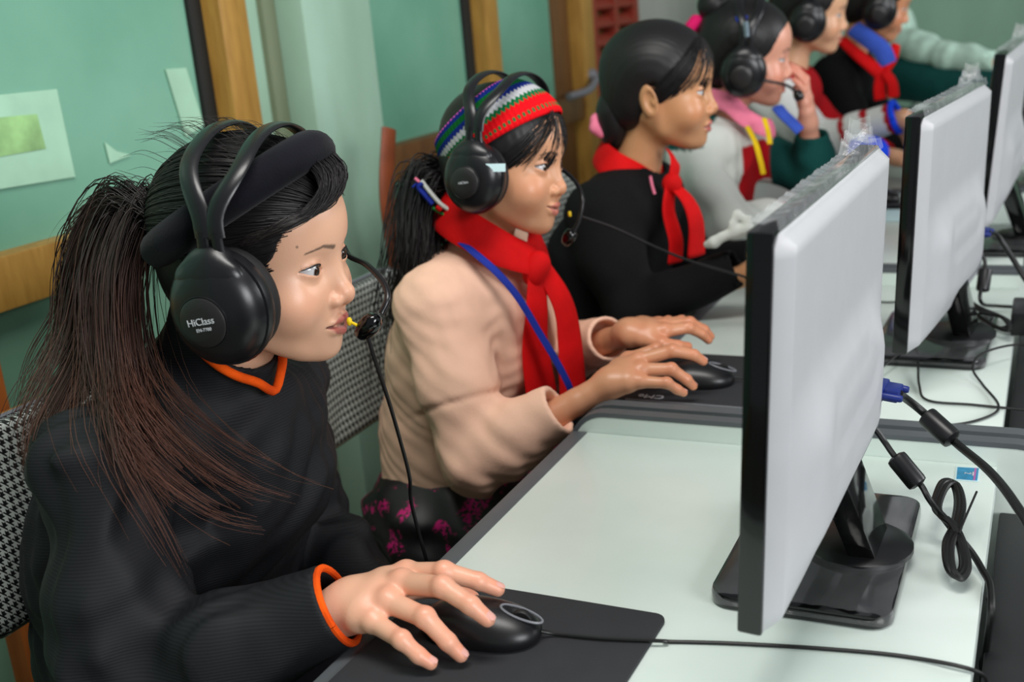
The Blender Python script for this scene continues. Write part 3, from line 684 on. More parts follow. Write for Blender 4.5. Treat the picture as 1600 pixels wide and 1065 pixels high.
# ------------------------------------------------------------------ heads (local: x forward, y left, z up; origin between the ears)
SKIN = np.array(rgb(222, 168, 136)[:3])
def eye_frame(side, o):
    return np.array([.0640, side*.0315, -.002]), .0133
def head_solid(o):
    """o: options dict"""
    s = SDF(); c = .01; smile = o.get('smile', 0.); mo = o.get('open', 0.)
    s.ell((-.010, 0, .036), (.092, .0725, .076), k=.0)
    s.ell((.022, 0, -.020), (.058, .0585, .074), k=.03)
    s.ell((.038, 0, .040), (.045, .056, .046), k=.025)
    for y in (-1, 1):
        s.chain([(-.012, y*.046, -.038, .016), (.012, y*.041, -.062, .015), (.046, y*.019, -.083, .0165)], k=.025)
        s.ell((.048, y*.035, -.036-.004*smile), .0295, k=.02)
    s.ell((.062, 0, -.088), (.017, .018, .016), k=.02)
    s.ell((.061, 0, -.060), (.0205, .027, .023), k=.015)
    for y in (-1, 1):
        s.ell((.0940, y*.033, -.0005), (.021, .022, .0130), k=.016, op='s')
    # nose
    s.cone((.0725, 0, .004), (.0880, 0, -.029), .0072, .0085, k=.012)
    s.ell((.0895, 0, -.0340), .0090, k=.007)
    for y in (-1, 1):
        s.ell((.0825, y*.0120, -.0380), (.0085, .0068, .0066), k=.005)
    s.cone((.088, 0, -.0400), (.081, 0, -.0460), .0042, .004, k=.004)
    for y in (-1, 1): s.ell((.0878, y*.0062, -.0452), (.0042, .0032, .003), k=.002, op='s')
    # lips
    cz = smile*.005; cw = 1+.12*smile
    for y in (-1, 1):
        s.chain([(.0715, y*.0225*cw, -.0625+cz, .0018), (.0805, y*.0125, -.0600, .0034), (.0838, y*.0045, -.0583, .0040), (.0838, 0, -.0592, .0038)], k=.004)
        s.chain([(.0715, y*.0215*cw, -.0640+cz, .0020), (.0795, y*.0115, -.0680-mo*.4, .0040), (.0822, 0, -.0697-mo*.6, .0050)], k=.004)
        s.chain([(.0730, y*.0235*cw, -.0632+cz, .0008), (.0835, y*.0125, -.0638+cz*.3-mo*.2, .0012), (.0878, 0, -.0640-mo*.3, .0014+mo*.3)], k=.0022, op='s')
    s.ell((.087, 0, -.0525), (.003, .0025, .005), k=.003, op='s')
    # lids
    for y in (-1, 1):
        e, r = eye_frame(y, o)
        s.ell(e, r+.0013, k=.005)
        ho = .0068*o.get('eyeopen', 1.); hl = .0040; hw = .0150; tl = math.radians(8)*y
        Ru = (hw*hw+ho*ho)/(2*ho); Rl = (hw*hw+hl*hl)/(2*hl); ct, st_ = math.cos(tl), math.sin(tl)
        def lens(X, Y, Z, e=e, Ru=Ru, Rl=Rl, ho=ho, hl=hl, ct=ct, st_=st_, y=y):
            a = (Y-e[1]-y*.0008)*ct+(Z-e[2])*st_; b = -(Y-e[1]-y*.0008)*st_+(Z-e[2])*ct
            d = np.maximum(np.sqrt(a*a+(b-(ho-Ru))**2)-Ru, np.sqrt(a*a+(b+(hl-.0+0)-Rl+0)**2)-Rl)
            return np.maximum(d, .056-X)
        s.fn(lens, e-[.01, .017, .009], e+[.02, .017, .009], k=.0012, op='s')
    # ears
    for y in (-1, 1):
        Re = np.array(Matrix.Rotation(math.radians(-14), 3, 'Y') @ Matrix.Rotation(math.radians(y*20), 3, 'Z'))
        s.ell((-.012, y*.0745, -.010), (.0175, .0055, .030), Re, k=.005)
        s.ell((-.008, y*.080, -.010), (.0105, .0055, .019), Re, k=.003, op='s')
        s.ell((-.003, y*.076, -.012), (.004, .004, .006), k=.003)
    return s
LIPC = np.array(rgb(196, 105, 98)[:3]); BROW = np.array(rgb(52, 36, 30)[:3])
def seg_dist(p, pts):
    d = np.full(len(p), 1e9); tt = np.zeros(len(p)); n = len(pts)-1
    for i, (a, b) in enumerate(zip(pts[:-1], pts[1:])):
        a = np.asarray(a, float); b = np.asarray(b, float); ba = b-a; t = np.clip(((p-a)@ba)/(ba@ba), 0, 1)
        q = np.linalg.norm(p-a-t[:, None]*ba, axis=1); m = q < d; d = np.where(m, q, d); tt = np.where(m, (i+t)/n, tt)
    return d, tt
def vnoise(p, s, seed=0):
    r = np.random.RandomState(seed); out = np.zeros(len(p))
    for k in range(5):
        w = r.normal(size=3)*s; out += np.sin(p@w+r.uniform(0, 6.28))
    return out/5
def head_paint(v, o):
    base = np.array(o.get('skin', SKIN)); c = np.tile(base, (len(v), 1)); smile = o.get('smile', 0.); mo = o.get('open', 0.); cz = smile*.005
    def blend(mask, col, amt=1.):
        m = np.clip(mask*amt, 0, 1)[:, None]; c[:] = c*(1-m)+np.asarray(col)*m
    blend(.5+.5*vnoise(v, 120, 3), base*np.array([.93, .88, .84]), .35)
    for y in (-1, 1):
        d = np.linalg.norm((v-np.array([.064, y*.046, -.034]))/np.array([.03, .022, .02]), axis=1); blend(np.exp(-d*d), base*np.array([1.0, .72, .66]), o.get('blush', .6))
    d = np.linalg.norm((v-np.array([.092, 0, -.038]))/.014, axis=1); blend(np.exp(-d*d), base*np.array([1.0, .75, .7]), .5)
    front = v[:, 0] > .06
    for y in (-1, 1):
        d1, _ = seg_dist(v, [(.0735, y*.0218, -.0622+cz), (.083, y*.0125, -.0602), (.087, y*.0045, -.0583), (.0870, 0, -.0592)])
        d2, _ = seg_dist(v, [(.0735, y*.0205, -.0638+cz), (.083, y*.0115, -.0680-mo*.4), (.0865, 0, -.0702-mo*.6)])
        w = np.clip(1.25-np.abs(v[:, 1])/.026, .35, 1)
        blend(sstep(.0046, .0030, np.minimum(d1/np.maximum(w, .5), d2/1.15/np.maximum(w, .5)))*front, o.get('lip', LIPC), .9)
        d3, _ = seg_dist(v, [(.0745, y*.022, -.0630+cz), (.0835, y*.0125, -.0638+cz*.3-mo*.2), (.086, 0, -.0640-mo*.3)])
        blend(sstep(.0022, .0009, d3)*front, np.array(o.get('lip', LIPC))*.28, .9)
        # brows
        d, t = seg_dist(v*np.array([0., 1, 1]), [(0., y*.0125, .0175), (0., y*.027, .0215), (0., y*.0440, .0175)])
        wd = .0033*(1-.6*t)+.0004*vnoise(v, 900, 5); blend(sstep(wd, wd*.35, d)*(v[:, 2] > .006)*(v[:, 0] > .04), o.get('brow', BROW), .8)
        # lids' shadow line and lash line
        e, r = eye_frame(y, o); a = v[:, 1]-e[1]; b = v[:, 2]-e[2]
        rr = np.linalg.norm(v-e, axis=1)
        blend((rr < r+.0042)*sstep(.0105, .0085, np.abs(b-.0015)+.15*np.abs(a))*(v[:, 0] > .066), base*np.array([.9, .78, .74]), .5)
    for (x, y, z) in o.get('moles', []):
        d = np.linalg.norm(v-np.array([x, y, z]), axis=1); blend(sstep(.0022, .0010, d), BROW, .8)
    return np.clip(c, 0, 1)
def eyes_for(o, M, parent, gaze=(1, 0, 0)):
    g = np.array(gaze, float); g /= np.linalg.norm(g)
    for y in (-1, 1):
        e, r = eye_frame(y, o); n1, n2 = 28, 20
        v = []; f = []; cc = []
        zax = g; xax = np.cross([0, 0, 1.], zax); xax /= np.linalg.norm(xax); yax = np.cross(zax, xax)
        for j in range(n2+1):
            th = math.pi*(j/n2)**1.6
            for i in range(n1):
                ph = 2*math.pi*i/n1; bul = 1.0+(.045*max(0, 1-(th/.47)**2))
                v.append(e+r*bul*(math.cos(th)*zax+math.sin(th)*(math.cos(ph)*xax+math.sin(ph)*yax)))
                cc.append((.006, .005, .005) if th < .20 else ((.030, .014, .008) if th < .50 else ((.02, .012, .01) if th < .56 else (.56, .54, .55))))
        for j in range(n2):
            for i in range(n1): f.append((j*n1+i, j*n1+(i+1) % n1, (j+1)*n1+(i+1) % n1, (j+1)*n1+i))
        ob = mesh_obj('eye', xf(M, v), f, MATS['eye'], parent, True, np.array(cc))
        # lashes along the upper lid
        pts = []
        ho = .0068*o.get('eyeopen', 1.); hw = .0150; tl = math.radians(8)*y; Ru = (hw*hw+ho*ho)/(2*ho)
        for a in np.linspace(-.0146, .0146, 15):
            b = math.sqrt(max(Ru*Ru-a*a, 0))+(ho-Ru)+.0002
            yy = e[1]+y*.0008+a*math.cos(tl)-b*math.sin(tl); zz = e[2]+a*math.sin(tl)+b*math.cos(tl)
            q = np.array([0, yy-e[1], zz-e[2]]); xx = math.sqrt(max((r+.0013)**2-q[1]**2-q[2]**2, 1e-8)); pts.append((e[0]+xx+.0003, yy, zz))
        rad = .0009*np.sin(np.linspace(.35, math.pi-.35, 15))
        tv, tf = tube_mesh(pts, rad, 6); mesh_obj('eyelashes', xf(M, tv), tf, MATS['lash'], parent)
# ------------------------------------------------------------------ people
HAIR_C = np.array([-.012, 0, .038]); HAIR_R = np.array([.100, .0805, .083])
def head_mat(pos, y, p, r, s):
    return Matrix.Translation(pos) @ Matrix.Rotation(math.radians(y), 4, 'Z') @ Matrix.Rotation(math.radians(p), 4, 'Y') @ Matrix.Rotation(math.radians(r), 4, 'X') @ Matrix.Scale(s, 4)
def hair_cap(M, parent, ear=False, fore=0., name='hair', res=.0028):
    s = SDF(); s.ell(HAIR_C, HAIR_R, k=0); s.ell((-.052, 0, -.014), (.052, .064, .062), k=.03)
    s.ell((.086, 0, -.046+fore), (.064, .090, .114), k=.012, op='s'); s.ell((.022, 0, -.098), (.070, .12, .068), k=.012, op='s')
    if ear:
        for y in (-1, 1): s.ell((-.006, y*.084, -.016), (.024, .022, .040), k=.006, op='s')
    s.disp(lambda X, Y, Z: .0003*np.sin(900*Y+200*Z), (-.2, -.2, -.2), (.2, .2, .2))
    v, f = s.mesh(res); c = np.tile([.010, .009, .010], (len(v), 1)); return mesh_obj(name, xf(M, v), f, MATS['hair'], parent, True, c)
def strands(paths, r, col0, col1, parent, name, seed=0):
    """many thin hairs as one mesh; paths: list of (n,3) arrays"""
    V = []; F = []; Cc = []; o = 0; rs = np.random.RandomState(seed)
    for p in paths:
        n = len(p); t = np.gradient(p, axis=0); t /= np.linalg.norm(t, axis=1)[:, None]+1e-9
        u = np.cross(t, [0.3, .2, 1.]); u /= np.linalg.norm(u, axis=1)[:, None]+1e-9; w = np.cross(t, u)
        tt = np.linspace(0, 1, n); rr = (r*(1-.75*tt**2)*rs.uniform(.6, 1.3))[:, None]; tint = rs.uniform(.6, 1.5)
        for a in (0, 2.094, 4.189): V.append(p+rr*(math.cos(a)*u+math.sin(a)*w))
        i = np.arange(n-1)
        for k in range(3):
            k2 = (k+1) % 3; F.append(np.stack([o+k*n+i, o+k2*n+i, o+k2*n+i+1, o+k*n+i+1], 1))
        c = (np.array(col0)[None]*(1-tt[:, None]**1.5)+np.array(col1)[None]*tt[:, None]**1.5)*tint; Cc += [c]*3; o += 3*n
    return mesh_obj(name, np.concatenate(V), np.concatenate(F), MATS['hair'], parent, True, np.concatenate(Cc))
def comb(M, tie, hairline, n, parent, seed=1, name='combed_hair', lift=1.012, r=.00075, n_pts=14):
    """hairs running over the skull from the hairline to the tie (head coordinates)"""
    rs = np.random.RandomState(seed); H = catmull(hairline, 10); tu = (np.array(tie)-HAIR_C)/HAIR_R; tl = np.linalg.norm(tu); tu = tu/tl; P = []
    for _ in range(n):
        q = H[rs.randint(len(H))]+rs.normal(size=3)*.003; d0 = (q-HAIR_C)/HAIR_R; d0 /= np.linalg.norm(d0)
        om = math.acos(np.clip(d0@tu, -1, 1)); t0 = rs.uniform(0, .55)*(rs.rand() > .35); tt = np.linspace(t0, 1, n_pts); wob = rs.normal(size=3)*.035
        d = (np.sin((1-tt)*om)[:, None]*d0+np.sin(tt*om)[:, None]*tu)/math.sin(om)+(np.sin(tt*math.pi)[:, None]*wob)
        d /= np.linalg.norm(d, axis=1)[:, None]; rad = lift+rs.uniform(-.012, .022)+(tl-1)*np.clip((tt-.75)/.25, 0, 1)**2
        P.append(xf(M, HAIR_C+d*HAIR_R*rad[:, None]))
    return strands(P, r, (.008, .007, .008), (.016, .011, .010), parent, name, seed)
def guided(guides, n, spread0, spread1, npts, seed, wisp=.0, clumps=60, tight=.0016):
    """hairs gathered in locks around guide curves (world points)"""
    rs = np.random.RandomState(seed); G = []
    for g, w in guides: c = catmull(g, 12); L = np.linspace(0, len(c)-1, npts); i = L.astype(int).clip(0, len(c)-2); fr = (L-i)[:, None]; G.append((c[i]*(1-fr)+c[i+1]*fr, w))
    W = np.array([w for _, w in G], float); W /= W.sum(); P = []; tt = np.linspace(0, 1, npts)[:, None]
    for _ in range(clumps):
        k = rs.choice(len(G), p=W); k2 = min(max(k+rs.choice([-1, 1]), 0), len(G)-1); mx = rs.uniform(0, .5); g = G[k][0]*(1-mx)+G[k2][0]*mx
        a = rs.normal(size=3); b = rs.normal(size=3); ln0 = rs.uniform(.70, 1.0); g = g+a*(spread0*(1-tt)+spread1*np.sqrt(tt))+b*np.sin(tt*rs.uniform(2, 6)+rs.uniform(0, 6))*(.002+wisp*tt)
        for _ in range(max(1, n//clumps)):
            ln = ln0*rs.uniform(.85, 1.); idx = np.linspace(0, (npts-1)*ln, npts); i = idx.astype(int).clip(0, npts-2); fr = (idx-i)[:, None]
            P.append(g[i]*(1-fr)+g[i+1]*fr+rs.normal(size=3)*(.004*(1-tt)+tight*3*np.sin(tt*math.pi*.8)+tight*tt)+rs.normal(size=3)*.0012*np.sin(tt*9+rs.uniform(0, 6)))
    return P
# ---- hands: right hand resting on a mouse; wrist at the origin, x to the finger tips, thumb on +y
HAND = dict(index=[(.030, .062, .010, 0.0100), (.071, .058, .020, 0.0086), (.099, .066, .011, 0.0076), (.112, .074, .001, 0.0065)], middle=[(.039, .040, .014, 0.0104), (.086, .028, .024, 0.0088), (.114, .022, .015, 0.0078), (.127, .024, .003, 0.0066)],
            ring=[(.036, .020, .007, 0.0099), (.077, .010, .004, 0.0084), (.097, .0085, -.014, 0.0074), (.106, .011, -.026, 0.0063)], little=[(.029, .004, -.004, 0.0089), (.064, -.0085, -.008, 0.0074), (.078, -.0080, -.020, 0.0067), (.087, -.0055, -.027, 0.0058)],
            thumb=[(.006, .050, -.010, 0.0116), (.034, .078, -.010, 0.0100), (.062, .088, -.016, 0.0086), (.078, .088, -.021, 0.0073)])
FLAT = dict(index=[(.042, .050, .004, 0.0100), (.078, .050, .010, 0.0084), (.100, .048, .000, 0.0074), (.112, .046, -.010, 0.0063)], middle=[(.046, .030, .006, 0.0102), (.086, .029, .012, 0.0086), (.110, .027, .001, 0.0075), (.122, .025, -.010, 0.0064)],
            ring=[(.043, .011, .004, 0.0097), (.080, .008, .009, 0.0080), (.102, .006, -.001, 0.0072), (.113, .005, -.010, 0.0061)], little=[(.036, -.006, -.001, 0.0087), (.065, -.011, .004, 0.0072), (.082, -.013, -.004, 0.0063), (.091, -.013, -.010, 0.0056)],
            thumb=[(.008, .048, -.008, 0.0116), (.034, .070, -.010, 0.0100), (.058, .072, -.013, 0.0086), (.074, .066, -.015, 0.0073)])
def hand_parts(M, skin, mirror=False, pose=HAND, elbow=None, res=.0016, nails=None, parent=None, wr=.0195):
    s = SDF(); m = -1 if mirror else 1
    pt = lambda p: (p[0], m*p[1], p[2])
    w0 = (-.004, m*.026, -.006)
    for fn_ in ('index', 'middle', 'ring', 'little'):
        a = pose[fn_][0]; s.chain([(-.006, m*(.026+(a[1]-.026)*.30), -.006, .0165), (a[0]*.5, m*(.026+(a[1]-.026)*.72), a[2]*.5-.002, .0150), (a[0], m*a[1], a[2], a[3]*1.06)], k=.012)
    a = pose['thumb']; s.chain([(-.002, m*.034, -.008, .014)]+[pt(p)+(p[3],) for p in a], k=.010)
    for fn_ in ('index', 'middle', 'ring', 'little'):
        s.chain([pt(p)+(p[3],) for p in pose[fn_]], k=.0035, kk=.003)
        a, b = pose[fn_][0], pose[fn_][1]; s.ell((a[0], m*a[1], a[2]+a[3]*.22), a[3]*.84, k=.008); s.ell((b[0], m*b[1], b[2]+b[3]*.08), b[3]*1.0, k=.004)
    if elbow is not None:
        el = np.array(M.inverted() @ Vector(elbow)); d = el-np.array(w0); mid = np.array(w0)+d*.25
        s.chain([(w0[0], w0[1], w0[2], wr), tuple(mid)+(wr*1.02,), tuple(np.array(w0)+d*.55)+(wr*1.25,)], k=.012)
    v, f = s.mesh(res, n=24); v = relax(v, f, 1, .4)
    c = np.tile(np.array(skin), (len(v), 1)); red = np.array(skin)*np.array([1.02, .66, .62])
    for fn_, pts in pose.items():
        for j, p in enumerate(pts[1:], 1):
            d = np.linalg.norm(v-np.array([p[0], m*p[1], p[2]+p[3]*.6]), axis=1); mk = np.exp(-(d/(p[3]*1.5))**2)[:, None]*(.75 if j == 3 else .5); c = c*(1-mk)+red*mk
        p = pts[0]; d = np.linalg.norm(v-np.array([p[0], m*p[1], p[2]+p[3]]), axis=1); mk = np.exp(-(d/.012)**2)[:, None]*.35; c = c*(1-mk)+red*mk
    if parent is not None and nails:
        for fn_ in ('index', 'middle', 'ring', 'little'):
            p, q = np.array(pose[fn_][3]), np.array(pose[fn_][2]); p[1] *= m; q[1] *= m; ax = p[:3]-q[:3]; ax /= np.linalg.norm(ax); upv = np.array([0, 0, 1.])-ax*ax[2]; upv /= np.linalg.norm(upv); sd = np.cross(upv, ax); r = p[3]
            vv = []; ff = []
            for j in range(6):
                for i in range(7):
                    s_ = (i/6-.5)*2; ln = (j/5-.55)*r*1.5; wv = .78*math.sqrt(max(0, 1-(abs(j/5-.45)/.62)**4)); ang = s_*wv
                    vv.append(p[:3]+ax*(ln)+ (r*1.03-max(0, ln/r-.25)**2*r*.75)*(math.cos(ang)*upv+math.sin(ang)*sd))
            for j in range(5):
                for i in range(6): ff.append((j*7+i, j*7+i+1, j*7+8+i, j*7+7+i))
            mesh_obj('fingernail', xf(M, vv), ff, MATS['nail'], parent)
    return xf(M, v), f, c
plain('nail', rgb(226, 170, 158), .22)
def hand_mat(w, ang, tilt=0., roll=0.):
    return Matrix.Translation(tuple(w)) @ Matrix.Rotation(math.radians(ang), 4, 'Z') @ Matrix.Rotation(math.radians(tilt), 4, 'Y') @ Matrix.Rotation(math.radians(roll), 4, 'X')
def fold(amp, freq, seed, calm=()):
    r = np.random.RandomState(seed); W = [(r.normal(size=3), r.uniform(0, 6.28)) for _ in range(3)]
    def fn(X, Y, Z):
        o = 0
        for w, p in W:
            a = X*w[0]+Y*w[1]+Z*w[2]; o = o+np.sin(freq*a+p+1.6*np.sin(freq*.37*(X*w[1]-Z*w[0]+Y*w[2])))
        o = amp*o/2
        for p, q in calm: o = o*(1-np.exp(-((X-p[0])**2+(Y-p[1])**2+(Z-p[2])**2)/q**2))
        return o
    return fn
def sleeve(s, sh, el, wr, r=(.058, .047, .034), k=.025, hollow=True, elbow_folds=True, ef=1.):
    sh, el, wr = map(lambda a: np.array(a, float), (sh, el, wr))
    s.chain([tuple(sh)+(r[0],), tuple(sh+(el-sh)*.5)+((r[0]+r[1])/2,), tuple(el)+(r[1],)], k=k, kk=.03)
    s.chain([tuple(el)+(r[1],), tuple(el+(wr-el)*.45)+((r[1]*.55+r[2]*.5),), tuple(wr)+(r[2],)], k=.02, kk=.02)
    if elbow_folds:
        d = (wr-el)/np.linalg.norm(wr-el); d2 = (sh-el)/np.linalg.norm(sh-el)
        def fn(X, Y, Z):
            a = (X-el[0])*d[0]+(Y-el[1])*d[1]+(Z-el[2])*d[2]; b = (X-el[0])*d2[0]+(Y-el[1])*d2[1]+(Z-el[2])*d2[2]
            dist = np.sqrt((X-el[0])**2+(Y-el[1])**2+(Z-el[2])**2); m = np.exp(-(dist/.11)**2)
            return m*(ef*(.0030*np.sin(a*95+2.2*np.sin(b*22+Y*30))+.0026*np.sin(b*85+1.6*np.sin(a*25+X*30))))
        s.disp(fn, el-.2, el+.2)
def cut_sleeve(s, el, wr, rin, depth=.03):
    el, wr = np.array(el, float), np.array(wr, float); d = (wr-el)/np.linalg.norm(wr-el)
    def plane(X, Y, Z): return np.maximum(-((X-wr[0])*d[0]+(Y-wr[1])*d[1]+(Z-wr[2])*d[2]), np.sqrt((X-wr[0])**2+(Y-wr[1])**2+(Z-wr[2])**2)-.075)
    s.fn(plane, wr-.08, wr+.08, k=.003, op='s'); s.cone(wr-d*depth, wr+d*.05, rin, rin, k=.003, op='s')
def ring(c, ax, r, tr, n=36, squash=1.):
    c = np.array(c, float); ax = np.array(ax, float); ax /= np.linalg.norm(ax); u = np.cross(ax, [0, 0, 1.]); u /= np.linalg.norm(u)+1e-9; w = np.cross(ax, u)
    return [c+r*(math.cos(a)*u+squash*math.sin(a)*w) for a in np.linspace(0, 2*math.pi, n+1)]
def legs(root, hip, y, mat, skirt=False, spread=.085, knee_x=.36, res=.007):
    """thighs on the seat, shins down to the floor, shoes"""
    hx, hz = hip; s = SDF()
    for d in (-1, 1):
        yy = y+d*spread
        s.chain([(hx, yy, hz, .082), (hx+knee_x*.6, yy, hz+.005, .074), (hx+knee_x, yy, hz-.005, .060)], k=.04); s.chain([(hx+knee_x, yy, hz-.005, .058), (hx+knee_x+.01, yy, .26, .050), (hx+knee_x-.01, yy, .085, .042)], k=.02)
    s.cone((hx, y-.05, hz+.03), (hx, y+.05, hz+.03), .10, .10, k=.05)
    if skirt: s.chain([(hx+.02, y-.07, hz+.01, .115), (hx+knee_x*.9, y-.05, hz+.01, .092)], k=.05); s.chain([(hx+.02, y+.07, hz+.01, .115), (hx+knee_x*.9, y+.05, hz+.01, .092)], k=.05)
    s.disp(fold(.006, 55, 5), (-9, -9, -9), (9, 9, 9)); v, f = s.mesh(res, n=20); mesh_obj('skirt' if skirt else 'trousers', v, f, MATS[mat], root)
    for d in (-1, 1):
        yy = y+d*spread; q = SDF(); ax = hx+knee_x-.01
        q.chain([(ax-.015, yy, .045, .040), (ax+.06, yy, .036, .036), (ax+.125, yy, .030, .030)], k=.02); q.cone((ax-.005, yy, .10), (ax-.01, yy, .05), .036, .038, k=.02)
        q.fn(lambda X, Y, Z: Z-.002, (-9, -9, -1), (9, 9, .01), k=.002, op='s'); v, f = q.mesh(res*.8, n=20); mesh_obj('shoe', v, f, MATS['black_matte'], root)
def body_mesh(root, HM, ho, neck_base, hands, res=.0015, torso=None, nr=.040):
    """head, neck, hands and the hidden trunk as one mesh"""
    Mi = HM.inverted(); sc = HM.to_scale()[0]; nb = np.array(Mi @ Vector(neck_base)); s = head_solid(ho)
    s.chain([(-.022, 0, -.045, .043), tuple(np.array([-.022, 0, -.05])*.5+nb*.5)+(nr/sc,), tuple(nb)+(nr*1.15/sc,)], k=.022)
    v, f = s.mesh(res); v = relax(v, f, 1, .4); parts = [(xf(HM, v), f, head_paint(v, ho))]
    parts += hands
    if torso is not None:
        tv, tf = torso.mesh(.008, n=16); parts.append((tv, tf, np.tile(np.array(ho.get('skin', SKIN)), (len(tv), 1))))
    V, F_, C_ = join(parts); b = mesh_obj('body', V, F_, MATS['skin'], root, True, C_); eyes_for(ho, HM, root, ho.get('gaze', (1, 0, 0))); return b
def trunk(neck, hip, y, half=.065):
    s = SDF(); s.chain([(hip[0], y, hip[1], .085), (.5*(hip[0]+neck[0])-.02, y, .5*(hip[1]+neck[2]), .080), (neck[0]-.02, y, neck[2]-.07, .055)], k=.03); s.cone((neck[0], y-half, neck[2]-.05), (neck[0], y+half, neck[2]-.065), .032, .032, k=.03); return s
def scarf_tail(pts, w0, w1, thick=.16, up=(1, -.4, 0)):
    p = catmull(pts, 7); n = len(p); return tube_mesh(p, np.linspace(w0, w1, n), 12, True, thick, up)
def kerchief(pts, c, r, mat, root, flat=.42, tilt=.8):
    p = catmull(pts, 7); ups = p-np.array([c[0], c[1], 0]); ups[:, 2] = 0; ups /= np.linalg.norm(ups, axis=1)[:, None]; ups[:, 2] = tilt
    return MB().tube(p, r, 14, True, flat, ups).obj('neckerchief', MATS[mat], root)
# ------------------------------------------------------------------ headsets
def headset(HM, xc, label, zc=-.012, yc=.098, lean=0., top=.134, split=.022, boom=None, mic=None, lead=None, logo=False, tape=False, tilt=0., silver=False, bead=None, rs=1., hi=True, far=0.):
    e = empty('headset', tuple(HM @ Vector((0, 0, .10)))); n = 40 if hi else 24
    for sd in (-1, 1):
        C = HM @ Matrix.Translation((xc+(far if sd > 0 else 0), sd*yc, zc)) @ Matrix.Rotation(math.radians(tilt), 4, 'Y') @ Matrix.Rotation(math.radians(90*(1 if sd < 0 else -1)), 4, 'X') @ Matrix.Scale(rs, 4)
        # C: z outward from the ear, y up for the near side
        prof = lambda pr: pr
        cup = MB().lathe([(.040, .0), (.0495, .002), (.0505, .008), (.0495, .0135), (.0468, .0142), (.0468, .0152), (.0485, .0165), (.0462, .0225), (.0415, .0285), (.034, .0330), (.024, .0358), (.012, .0370), (.003, .0373)], n, C, .95, 1.05).obj('ear_cup', MATS['headset_black'], e)
        MB().lathe([(.030, -.020), (.041, -.021), (.0465, -.014), (.047, -.006), (.044, .001)], n, C, .95, 1.05).obj('ear_cushion', MATS['cushion'], e)
        up = 1 if sd < 0 else -1
        if sd < 0:
            P = C @ Matrix.Translation((-.004, -.005, .0350))
            plate = MB().lathe([(.0225, 0), (.0222, .0030), (.021, .0040), (.012, .0050), (.004, .0054)], n, P).obj('badge_plate', MATS['headset_plate'], cup)
            MB().tube([tuple(P @ Vector((.0232*math.cos(a), .0232*math.sin(a), .0016))) for a in np.linspace(0, 2*math.pi, 41)], .0009*HM.to_scale()[0], 6, False).obj('badge_ring', MATS['headset_black'], cup)
            if logo:
                text_obj('HiClass', .0088, P @ Matrix.Translation((.0, .0018, .0057)) @ Matrix.Rotation(math.radians(7), 4, 'Z'), MATS['print_white'], cup)
                text_obj('EN-7700', .0042, P @ Matrix.Translation((.0018, -.0052, .0057)) @ Matrix.Rotation(math.radians(7), 4, 'Z'), MATS['print_white'], cup)
            elif hi: text_obj('HiClass', .0052, P @ Matrix.Translation((.0, .0, .0056)) @ Matrix.Rotation(math.radians(9), 4, 'Z'), MATS['print_white'], cup)
            if tape: MB().box((.018, .010, .0255), (.046, .0215, .0262), C @ Matrix.Rotation(math.radians(20), 4, 'Y') @ Matrix.Translation((-.002, 0, .0135))).obj('tape_label', MATS['paper_white'], cup, smooth=False)
        # hinge cap and yoke
        s = SDF(); s.ell((0, up*.029, .0200), (.034, .0225, .0140), k=0); s.ell((0, up*.047, .012), (.020, .012, .011), k=.01)
        v, f = s.mesh(.0022, n=16); mesh_obj('hinge_cap', xf(C, v), f, MATS['headset_black'], e)
        yk = MB(); xs = xc+(far if sd > 0 else 0); a0 = np.array([xs, sd*(yc+.0175), zc+.044]); a1 = np.array([xs+lean*.2, sd*(yc+.0185), zc+.070])
        for q in (-1, 1): yk.tube([tuple(HM @ Vector(tuple(a0+[q*.0105, 0, 0]))), tuple(HM @ Vector(tuple(a0*.5+a1*.5+[q*.0075, 0, 0]))), tuple(HM @ Vector(tuple(a1+[q*.0068, 0, .004])))], .0062*HM.to_scale()[0], 10, True, .55, tuple(HM.to_3x3() @ Vector((0, sd, 0))))
        yk.obj('yoke', MATS['headset_black'], e)
        if silver: MB().tube([tuple(HM @ Vector(tuple(a1+[q, sd*.004, .004+q2]))) for q, q2 in ((0, 0), (-.006, .03))], .005, 8, True, .4, (0, sd, 0)).obj('silver_slider', MATS['headset_silver'], e)
    y0, z0 = yc+.0185, zc+.068; S_ = HM.to_scale()[0]
    for q in (-1, 1):
        th = np.linspace(0, math.pi, 37); pts = []; ups = []
        for a in th:
            sn = math.sin(a); pts.append(tuple(HM @ Vector((xc+far*(.5-.5*math.cos(a))+lean*sn**.7+q*(.0062+(split-.0062)*float(sstep(.12, .80, sn))), -y0*math.cos(a), z0+(top-z0)*sn**.92)))); ups.append(tuple(HM.to_3x3() @ Vector((0, -math.cos(a)*.9, sn+.05))))
        MB().tube(pts, .0092*S_, 12, True, .34, ups).obj('headband_arm', MATS['headset_black'], e)
    if boom is not None: MB().tube(catmull(boom, 8), .0032, 10).obj('microphone_boom', MATS['headset_black'], e)
    if mic is not None:
        p, ax = np.array(mic[0]), np.array(mic[1], float); ax /= np.linalg.norm(ax); q = Vector(tuple(ax)).to_track_quat('Z', 'Y').to_matrix().to_4x4(); q.translation = Vector(tuple(p)); L = mic[2] if len(mic) > 2 else .014
        MB().lathe([(.003, -L*1.25), (.0075, -L), (.0102, -L*.4), (.0105, L*.25), (.0088, L*.75), (.0045, L)], 20, q).obj('microphone', MATS['black_gloss'], e)
    if bead is not None: MB().lathe([(.0015, -.004), (.0028, -.002), (.0028, .002), (.0015, .004)], 10, Matrix.Translation(tuple(bead[0]))).tube([bead[0], bead[1]], .0016, 8).obj('yellow_wire', MATS['yellow'], e)
    if lead is not None: MB().tube(catmull(lead, 8), .0021, 8).obj('lead', MATS['cable_black' if hi else 'cable_grey'], e)
